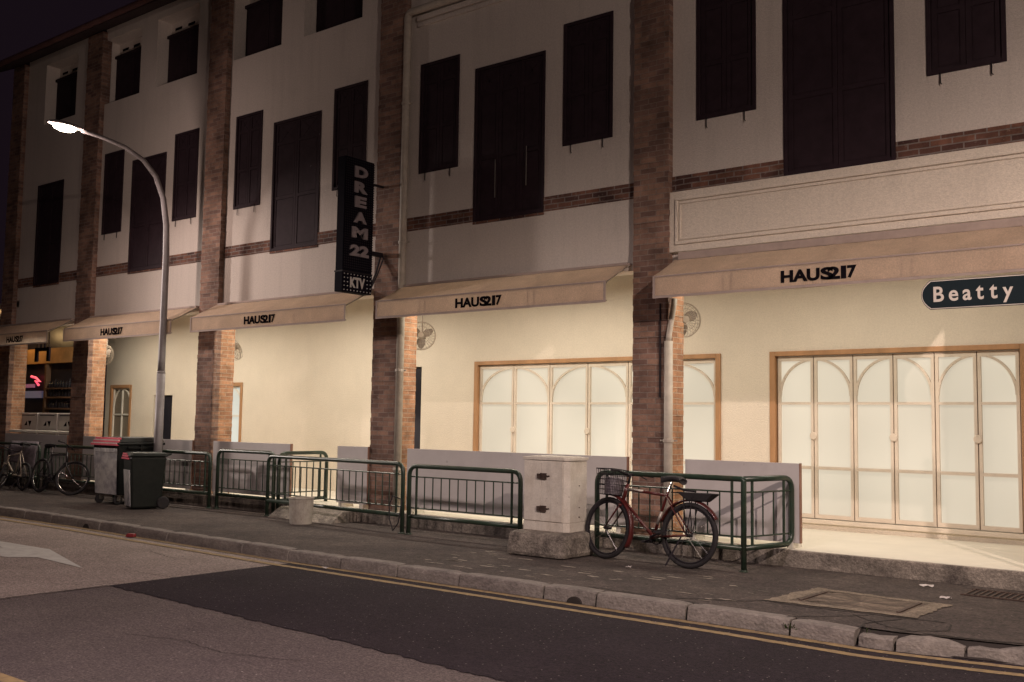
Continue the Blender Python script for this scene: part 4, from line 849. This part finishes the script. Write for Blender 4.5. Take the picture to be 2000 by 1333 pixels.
g = MB(); g.tube([(-0.21, 0.29, 0.85), (-0.21, 0.36, 0.87), (0.21, 0.36, 0.87), (0.21, 0.29, 0.85)], 0.016, 8); g.build('lid_handle', M['plastic_green'], ld2)
for k in range(3):
    g = MB(); g.box(-0.25 + k * 0.04, 0.2 - k * .06, -0.294, -0.287, 0.79 + k * 0.035, 0.815 + k * 0.035); g.build('red_stripe', M['red_sticker'], sb)
g = MB()
for k in range(3): x = -0.17 + k * 0.12; g.taper(x, x + 0.085, -0.232, -0.21, 0.05, x - 0.02, x + 0.09, -0.268, -0.25, 0.62)
g.build('ribbed_panel', M['bin_panel'], sb)
for s in (-1, 1):
    g = MB(); g.lathe([(0, -0.025), (0.085, -0.025), (0.10, -0.012), (0.10, 0.012), (0.085, 0.025), (0, 0.025)], (s * 0.22, 0.26, 0.10), 18, Matrix.Rotation(R(90), 3, 'Y')); g.build('bin_wheel', M['rubber'], sb)

# ------------------------------------------------------------------ bicycles (built pointing to +x)
def bicycle(name, label, loc, rz, lean, steer, paint, R0=0.335, basket=False, rack=False, guards=False, rim_m='chrome'):
    b = thing(name, label, 'bicycle', loc, rz, 'bicycles along the railing'); b.rotation_euler = (lean, 0, rz)
    s = R0 / 0.335; wb = 1.03; tr = 0.024 if R0 > .3 else 0.022
    rh = Vector((0, 0, R0)); ax_top = Vector((0.765, 0, 0.86 * s + .02)); ax_low = Vector((0.845, 0, 0.60 * s + .02)); fh = Vector((wb, 0, R0))
    BBk = Vector((0.43, 0, 0.285)); sc_ = Vector((0.285, 0, 0.735)); ht = ax_low + (ax_top - ax_low) * 0.55
    axis = (ax_top - ax_low).normalized(); Q = Matrix.Rotation(steer, 3, axis)
    def S(p): return tuple(ax_low + Q @ (Vector(p) - ax_low))
    def ring(c, r, n=36): return [(c[0] + r * math.cos(2 * math.pi * k / n), c[1], c[2] + r * math.sin(2 * math.pi * k / n)) for k in range(n)]
    def wheel(c, tf):
        g = MB(); g.tube([tf(p) for p in ring(c, R0 - tr)], tr, 8, closed=True); w = g.build('wheel', M['rubber'], b, smooth=True)
        g = MB(); g.tube([tf(p) for p in ring(c, R0 - 2 * tr - 0.006)], 0.011, 6, closed=True); g.build('rim', M[rim_m], w, smooth=True)
        g = MB()
        for k in range(20):
            a = 2 * math.pi * k / 20; e = 1 if k % 2 else -1; r_ = R0 - 2 * tr - 0.01
            g.tube([tf((c[0] + 0.02 * math.cos(a + 0.8 * e), e * 0.025, c[2] + 0.02 * math.sin(a + 0.8 * e))), tf((c[0] + r_ * math.cos(a), 0, c[2] + r_ * math.sin(a)))], 0.0016, 3, caps=False)
        g.build('spokes', M['chrome'], w)
        g = MB(); g.tube([tf((c[0], -0.05, c[2])), tf((c[0], 0.05, c[2]))], 0.018, 8); g.build('hub', M['iron'], w)
    I = lambda p: tuple(p)
    wheel(rh, I); wheel(fh, S)
    g = MB(); g.tube([ht, sc_ - Vector((0, 0, .01))], 0.016, 8); g.tube([ax_low + axis * 0.03, BBk], 0.019, 8); g.tube([BBk, sc_, sc_ + Vector((-.012, 0, .03))], 0.016, 8); g.tube([ax_low, ax_top - axis * 0.06], 0.021, 8)
    for e in (-1, 1):
        g.tube([sc_ + Vector((0, e * 0.02, -0.02)), rh + Vector((0, e * 0.055, 0))], 0.009, 6); g.tube([BBk + Vector((-0.02, e * 0.03, 0)), rh + Vector((0, e * 0.055, 0))], 0.010, 6)
    g.tube([BBk + Vector((0, -.04, 0)), BBk + Vector((0, .04, 0))], 0.024, 10); fr = g.build('bike_frame', M[paint], b, smooth=True)
    g = MB()
    for e in (-1, 1): g.tube([S(ax_low + Vector((0, e * 0.02, -0.02))), S(ax_low + Vector((0.02, e * 0.052, -0.07))), S(fh + Vector((-0.0, e * 0.052, 0)))], 0.012, 6, r2=0.008)
    g.tube([S(ax_low + Vector((0, -0.05, -0.03))), S(ax_low + Vector((0, 0.05, -0.03)))], 0.016, 6); g.build('fork', M[paint], b, smooth=True)
    g = MB(); hb = ax_top + axis * 0.05 + Vector((0.05, 0, 0)); g.tube([S(ax_top - axis * .06), S(ax_top + axis * .03), S(hb)], 0.013, 6)
    g.tube([S(hb + Vector((-0.07, -0.31, 0.01))), S(hb + Vector((-0.03, -0.20, 0.02))), S(hb + Vector((0, -0.05, 0))), S(hb + Vector((0, 0.05, 0))), S(hb + Vector((-0.03, 0.20, 0.02))), S(hb + Vector((-0.07, 0.31, 0.01)))], 0.011, 8); h = g.build('handlebar', M['iron'], b, smooth=True)
    for e in (-1, 1):
        g = MB(); g.tube([S(hb + Vector((-0.045, e * 0.235, 0.017))), S(hb + Vector((-0.075, e * 0.33, 0.01)))], 0.017, 8); g.tube([S(hb + Vector((0.0, e * 0.20, 0.0))), S(hb + Vector((-0.01, e * 0.30, -0.03)))], 0.006, 5); g.build('grip', M['rubber'], h)
    # saddle and post
    st = sc_ + Vector((-0.05, 0, 0.13)); g = MB(); g.tube([sc_, st], 0.013, 8); g.build('seat_post', M['chrome'], b)
    g = MB(); P = [(-0.14, 0.075, 0.0), (-0.10, 0.085, 0.025), (-0.03, 0.06, 0.03), (0.06, 0.028, 0.025), (0.13, 0.016, 0.012)]; rg = []
    for (x, wd, z) in P:
        i = len(g.v); 
        for k in range(10): a = 2 * math.pi * k / 10; g.v.append((st.x + x, wd * math.cos(a), st.z + 0.02 + z + (0.022 if math.sin(a) > 0 else 0.045) * math.sin(a)))
        rg.append(i)
    for A, Bq in zip(rg, rg[1:]):
        for k in range(10): g.f.append((A + k, A + (k + 1) % 10, Bq + (k + 1) % 10, Bq + k))
    g.f.append(tuple(rg[0] + k for k in range(10))); g.f.append(tuple(rg[-1] + k for k in reversed(range(10)))); g.build('saddle', M['rubber'], b, smooth=True)
    # crank, chain ring, pedals
    g = MB(); g.tube(ring((BBk.x, -0.055, BBk.z), 0.075, 24), 0.007, 5, closed=True)
    for k in range(5): a = k * 1.257; g.tube([(BBk.x, -0.055, BBk.z), (BBk.x + 0.075 * math.cos(a), -0.055, BBk.z + 0.075 * math.sin(a))], 0.006, 4)
    g.tube([(BBk.x, -0.06, BBk.z), (BBk.x + 0.15, -0.075, BBk.z - 0.06)], 0.010, 6); g.tube([(BBk.x, 0.06, BBk.z), (BBk.x - 0.15, 0.075, BBk.z + 0.06)], 0.010, 6)
    g.tube([(BBk.x, -0.055, BBk.z + 0.075), (0, -0.055, R0 + 0.035)], 0.005, 4); g.tube([(BBk.x, -0.055, BBk.z - 0.075), (0, -0.055, R0 - 0.035)], 0.005, 4); cr = g.build('crankset', M['iron'], b)
    for (px, py, pz) in ((0.15, -0.12, -0.06), (-0.15, 0.12, 0.06)):
        g = MB(); g.box(BBk.x + px - 0.045, BBk.x + px + 0.045, py - 0.045, py + 0.045, BBk.z + pz - 0.012, BBk.z + pz + 0.012); g.build('pedal', M['rubber'], cr)
    g = MB(); g.tube([(0.06, 0.06, R0 - .02), (0.16, 0.17, 0.015)] if lean >= 0 else [(0.06, 0.06, R0 - .02), (0.0, 0.09, 0.10)], 0.009, 6); g.build('kickstand', M['iron'], b)
    if guards:
        for (c, tf, a0, a1) in ((rh, I, 18, 150), (fh, S, 92, 212)):
            g = MB(); n = 26; rr = R0 + 0.03
            for k in range(n + 1):
                a = R(a0 + (a1 - a0) * k / n)
                for (yy, dr) in ((-0.034, -0.016), (-0.02, 0.0), (0.02, 0.0), (0.034, -0.016)): g.v.append(tf((c[0] + (rr + dr) * math.cos(a), yy, c[2] + (rr + dr) * math.sin(a))))
            for k in range(n):
                for q in range(3): g.f.append((4 * k + q, 4 * k + 4 + q, 4 * k + 5 + q, 4 * k + 1 + q))
            o_ = g.build('mudguard', M[paint], b, smooth=True); so = o_.modifiers.new('t', 'SOLIDIFY'); so.thickness = 0.003
    if rack:
        g = MB(); z = R0 * 2 + 0.09
        for y in (-0.06, 0.0, 0.06): g.tube([(0.22, y * 0.6, z), (-0.28, y, z + 0.01)], 0.006, 5)
        for x in (-0.26, -0.14, 0.0, 0.1): g.tube([(x, -0.06, z + 0.008), (x, 0.06, z + 0.008)], 0.005, 5)
        for e in (-1, 1): g.tube([(0.0, e * 0.06, R0), (-0.06, e * 0.065, z)], 0.006, 5); g.tube([(0.0, e * 0.06, R0), (0.06, e * 0.06, z)], 0.006, 5)
        k = g.build('rear_rack', M['iron'], b)
        g = MB(); g.taper(-0.20, 0.02, -0.05, 0.05, z - 0.075, -0.30, 0.14, -0.075, 0.075, z + 0.012); g.build('rack_tray', M['rubber'], k, bevel=0.01)
        g = MB(); g.tube([(0.2, 0.02, z + 0.07), (0.08, 0.0, z + 0.03), (-0.05, 0, z + 0.025)], 0.011, 6); g.build('rack_spring', M['iron'], k)
    if basket:
        g = MB(); bx0, bx1, bz0, bz1 = 0.86, 1.12, 0.69, 0.965
        def BK(u, v, wz):     # u along x 0..1, v across -1..1, wz up 0..1; flares upwards
            fl = 0.82 + 0.18 * wz; cx_ = (bx0 + bx1) / 2 + 0.0; return S((cx_ + (u - .5) * (bx1 - bx0) * fl, v * 0.16 * fl, bz0 + (bz1 - bz0) * wz))
        for wz in (0, 0.2, 0.4, 0.6, 0.8, 1.0): g.tube([BK(0, -1, wz), BK(1, -1, wz), BK(1, 1, wz), BK(0, 1, wz)], 0.0065 if wz == 1 else 0.003, 5, closed=True)
        for k in range(11):
            u = k / 10; g.tube([BK(u, -1, 1), BK(u, -1, 0), BK(u, 1, 0), BK(u, 1, 1)], 0.0028, 4); v = -1 + 2 * k / 10; g.tube([BK(0, v, 1), BK(0, v, 0), BK(1, v, 0), BK(1, v, 1)], 0.0028, 4)
        k = g.build('basket', M['iron'], b)
        g = MB(); rb_ = random.Random(2); 
        n = 12
        for j in range(4):
            for i in range(n):
                a = 2 * math.pi * i / n; q = (0.85, 0.9, 0.8, 0.3)[j] * rb_.uniform(0.85, 1.0); g.v.append(BK(0.5 + 0.5 * q * math.cos(a), q * math.sin(a), (0.03, 0.35, 0.66, 0.7)[j] + rb_.uniform(-.04, .04)))
        for j in range(3):
            for i in range(n): g.f.append((j * n + i, j * n + (i + 1) % n, (j + 1) * n + (i + 1) % n, (j + 1) * n + i))
        g.f.append(tuple(3 * n + i for i in range(n))); g.build('basket_bag', M['bag'], k)
    # pale lettering band on the down tube
    if guards:
        dv = BBk - ax_low
        for (p, q, r_) in [(ax_low + dv * t0, ax_low + dv * t1, .0197) for t0, t1 in ((0.22, 0.30), (0.34, 0.37), (0.40, 0.44), (0.47, 0.52), (0.56, 0.58), (0.72, 0.80))] + [(ht + (sc_ - ht) * 0.05, ht + (sc_ - ht) * 0.42, .0167), (BBk + (sc_ - BBk) * 0.3, BBk + (sc_ - BBk) * 0.6, .0167)]:
            g = MB(); g.tube([p, q], r_, 8); g.build('pale_decal', M['steel'], fr, smooth=True)
    return b
bicycle('bicycle', 'red bicycle with a wire front basket and rear rack leaning on the corner railing', (-5.15, 9.40, PZ), R(180 - 2), R(5), R(-9), 'bike_red', basket=True, rack=True, guards=True, rim_m='iron')
bicycle('bicycle', 'dark bicycle with thin tyres leaning on the railing beside the large bin', (-19.20, 9.72, PZ), R(2), R(-6), R(38), 'bike_black', R0=0.325)
bicycle('bicycle', 'small-wheeled bicycle with a pale cream frame below the draped sheet', (-19.85, 9.72, PZ), R(178), R(6), R(-42), 'bike_cream', R0=0.275)
bicycle('bicycle', 'dark bicycle at the left edge of the photo with only its near wheel in view', (-21.65, 9.72, PZ), R(184), R(6), R(10), 'bike_black', R0=0.30)
# draped sheet on the far-left railing
g = MB(); nx, nz = 14, 8; rs = random.Random(9)
for j in range(nz + 1):
    for i in range(nx + 1):
        u, v = i / nx, j / nz; w_ = 1.15
        z = -0.02 - v * (0.30 + 0.16 * u) ; y = -0.045 - 0.03 * math.sin(u * 9) * v - 0.02 * v
        if j == 0: y, z = 0.05, 0.03
        if j == 1: y, z = 0.0, 0.06
        g.v.append((u * w_, y, z))
for j in range(nz):
    for i in range(nx): p = j * (nx + 1) + i; g.f.append((p, p + 1, p + nx + 2, p + nx + 1))
o = g.build('draped_sheet', M['bag'], smooth=True); o.location = (-21.0, 10.02, 1.0); so = o.modifiers.new('t', 'SOLIDIFY'); so.thickness = 0.006
tag(o, 'dark grey plastic sheet draped over the far-left railing above the bicycles', 'sheet')

# ------------------------------------------------------------------ street name sign
bs = thing('street_sign', 'dark street name plate reading Beatty on a post out of view at right', 'sign', (-1.35, 9.0, PZ))
g = MB(); z0, z1 = 2.475, 2.725; xl, xr = -1.325, 0.35; n = 10; poly = []
cut = 0.075; cxm = (z0 + z1) / 2
def plate(k):
    pl = [(xr - k, z0 + k)]; pr = [(xr - k, z1 - k)]; L = []
    for i in range(n + 1):
        t = -1 + 2 * i / n; L.append((xl + k + 0.072 * (abs(t) ** 2.2), cxm - t * (z1 - z0 - 2 * k) / 2))
    return pl + pr + L
g.prism(plate(0.0), (0, -0.008, 0), (1, 0, 0), (0, 0, 1), (0, 0.016, 0)); g.build('plate', M['iron'], bs)
g = MB(); g.prism(plate(0.004), (0, -0.0105, 0), (1, 0, 0), (0, 0, 1), (0, 0.002, 0)); g.build('plate_border', M['sign_white'], bs)
g = MB(); g.prism(plate(0.011), (0, -0.0125, 0), (1, 0, 0), (0, 0, 1), (0, 0.002, 0)); g.build('plate_field', M['sign_blue'], bs)
g = MB(); X0 = -1.222
for s, a, b, lo, hi in (('B', 0.0, 0.085, 0, 0.13), ('e', 0.125, 0.20, 0, 0.092), ('a', 0.235, 0.305, 0, 0.092), ('t', 0.34, 0.40, 0, 0.118), ('t', 0.445, 0.505, 0, 0.118), ('y', 0.545, 0.625, -0.036, 0.090)):
    text_into(g, s, X0 + a, X0 + b, 2.538 + lo, 2.538 + hi, (0, -0.013, 0), (1, 0, 0), (0, 0, 1), (0, -0.002, 0), 0.018)
g.build('sign_lettering', M['sign_white'], bs)
g = MB(); g.tube([(0.2, 0.03, 0), (0.2, 0.03, 2.8)], 0.03, 12); g.build('sign_post', M['lamp_pole'], bs, smooth=True)

# ------------------------------------------------------------------ street lamps
def street_lamp(label, loc, rz, power, colr, spot=R(150), size=0.12, aim=None, blend=0.65, spill=0):
    s = thing('street_lamp', label, 'street lamp', loc, rz, 'street lamps')
    g = MB(); g.tube([(0, 0, 0), (0, 0, 0.02)], 0.13, 16); g.tube([(0, 0, 0.02), (0, 0, 2.2)], 0.072, 16); g.tube([(0, 0, 2.2), (0, 0, 2.24)], 0.068, 16)
    P = [(0, 0, 2.24), (0, 0, 3.0), (0, 0, 4.2), (0, -0.02, 4.75), (0, -0.10, 5.2), (0, -0.26, 5.55), (0, -0.50, 5.78), (0, -0.85, 5.93), (0, -1.25, 6.0), (0, -1.62, 6.03)]
    Q = []
    for a, b in zip(P, P[1:]): Q += [tuple(Vector(a).lerp(Vector(b), k / 4)) for k in range(4)]
    Q.append(P[-1]); g.tube(Q, 0.062, 14, r2=0.03); g.build('lamp_post', M['lamp_pole'], s, smooth=True)
    g = MB(); n = 16; rings = []
    for (t, wd, zu) in ((0.0, 0.035, 0.03), (0.10, 0.085, 0.05), (0.3, 0.11, 0.065), (0.48, 0.10, 0.055), (0.58, 0.03, 0.02)):
        i = len(g.v)
        for k in range(n): a = 2 * math.pi * k / n; g.v.append((wd * math.cos(a), -1.60 - t, 6.045 + (zu if math.sin(a) > 0 else 0.02) * math.sin(a)))
        rings.append(i)
    for A, Bq in zip(rings, rings[1:]):
        for k in range(n): g.f.append((A + k, A + (k + 1) % n, Bq + (k + 1) % n, Bq + k))
    g.f.append(tuple(rings[0] + k for k in range(n))); g.f.append(tuple(rings[-1] + k for k in reversed(range(n)))); hd = g.build('lamp_head', M['lamp_pole'], s, smooth=True)
    g = MB(); prof = [(0.0, -0.085), (0.05, -0.08), (0.085, -0.055), (0.098, -0.02), (0.098, 0.0)]
    g.lathe(prof, (0, -1.90, 6.035), 18, Matrix.Diagonal((1.0, 2.0, 1.0))); g.build('lamp_glass', M['lamp_glass'], hd, smooth=True)
    ld = bpy.data.lights.new('lamp_glow', 'SPOT' if spot else 'POINT'); ld.energy = power; ld.color = colr; ld.shadow_soft_size = size
    if spot: ld.spot_size = spot; ld.spot_blend = blend
    lo = bpy.data.objects.new('lamp_glow', ld); col.objects.link(lo); lo.parent = s; lo.location = (0, -1.90, 5.83)
    if spill:     # the bowl's sideways and upward spill
        sd = bpy.data.lights.new('bowl_spill', 'POINT'); sd.energy = spill; sd.color = colr; sd.shadow_soft_size = size
        so_ = bpy.data.objects.new('bowl_spill', sd); col.objects.link(so_); so_.parent = s; so_.location = lo.location
    if aim:
        wp = Matrix.Rotation(-rz, 3, 'Z') @ (Vector(aim) - Vector(loc)); lo.rotation_euler = (wp - Vector(lo.location)).to_track_quat('-Z', 'Y').to_euler()
    return s
WARM = (1.0, 0.79, 0.55)
street_lamp('lit street lamp with a long curved arm, standing behind the small bin', (-15.45, 9.84, PZ), 0, LAMP_A, (1.0, 0.75, 0.66), R(176), 0.06, blend=0.45, spill=55)
street_lamp('street lamp across the road further down the street, out of the photo at left', (-27.0, 2.3, PZ), R(180), LAMP_B, (1.0, 0.84, 0.76), R(24), 0.35, aim=(-12.2, 10.5, 2.5), blend=1.0)
street_lamp('street lamp across the road to the right, out of the photo', (3.4, 0.7, PZ), R(180), LAMP_C, (1.0, 0.79, 0.68), R(179), 0.06, blend=0.3, spill=900)
street_lamp('street lamp across the road almost opposite the cabinet, out of the photo', (-4.0, 0.3, PZ), R(180), LAMP_D, (1.0, 0.80, 0.79), R(166), 0.25, blend=0.6)

# ------------------------------------------------------------------ litter
rl_ = random.Random(12)
for (x, y, m, s, lab) in ((-2.95, 9.93, 'litter', 0.06, 'crumpled white paper scrap near the walkway step'), (-2.62, 9.35, 'litter', 0.045, 'small white paper scrap beside the drain grating'), (-5.62, 9.02, 'litter', 0.03, 'tiny white scrap under the red bicycle'), (-8.35, 7.36, 'litter', 0.04, 'small white scrap on the yellow lines')):
    g = MB(); i = len(g.v); n = 4
    for j in range(n):
        for k in range(n): g.v.append((s * (j / (n - 1) - .5) * 2, s * (k / (n - 1) - .5) * 0.9, rl_.uniform(0.003, 0.025)))
    for j in range(n - 1):
        for k in range(n - 1): a = j * n + k; g.f.append((a, a + n, a + n + 1, a + 1))
    o = g.build('paper_scrap', M[m]); o.location = (x, y, PZ if y > 7.6 else 0.008); tag(o, lab, 'litter', 'paper scraps')
g = MB(); g.taper(-0.07, 0.06, -0.03, 0.04, 0.0, -0.05, 0.07, -0.02, 0.03, 0.045); o = g.build('drink_packet', M['litter_red'], bevel=0.01); o.location = (-12.32, 7.50, 0.01); o.rotation_euler = (0, 0, 0.3); tag(o, 'crushed red packet lying against the kerb', 'litter')
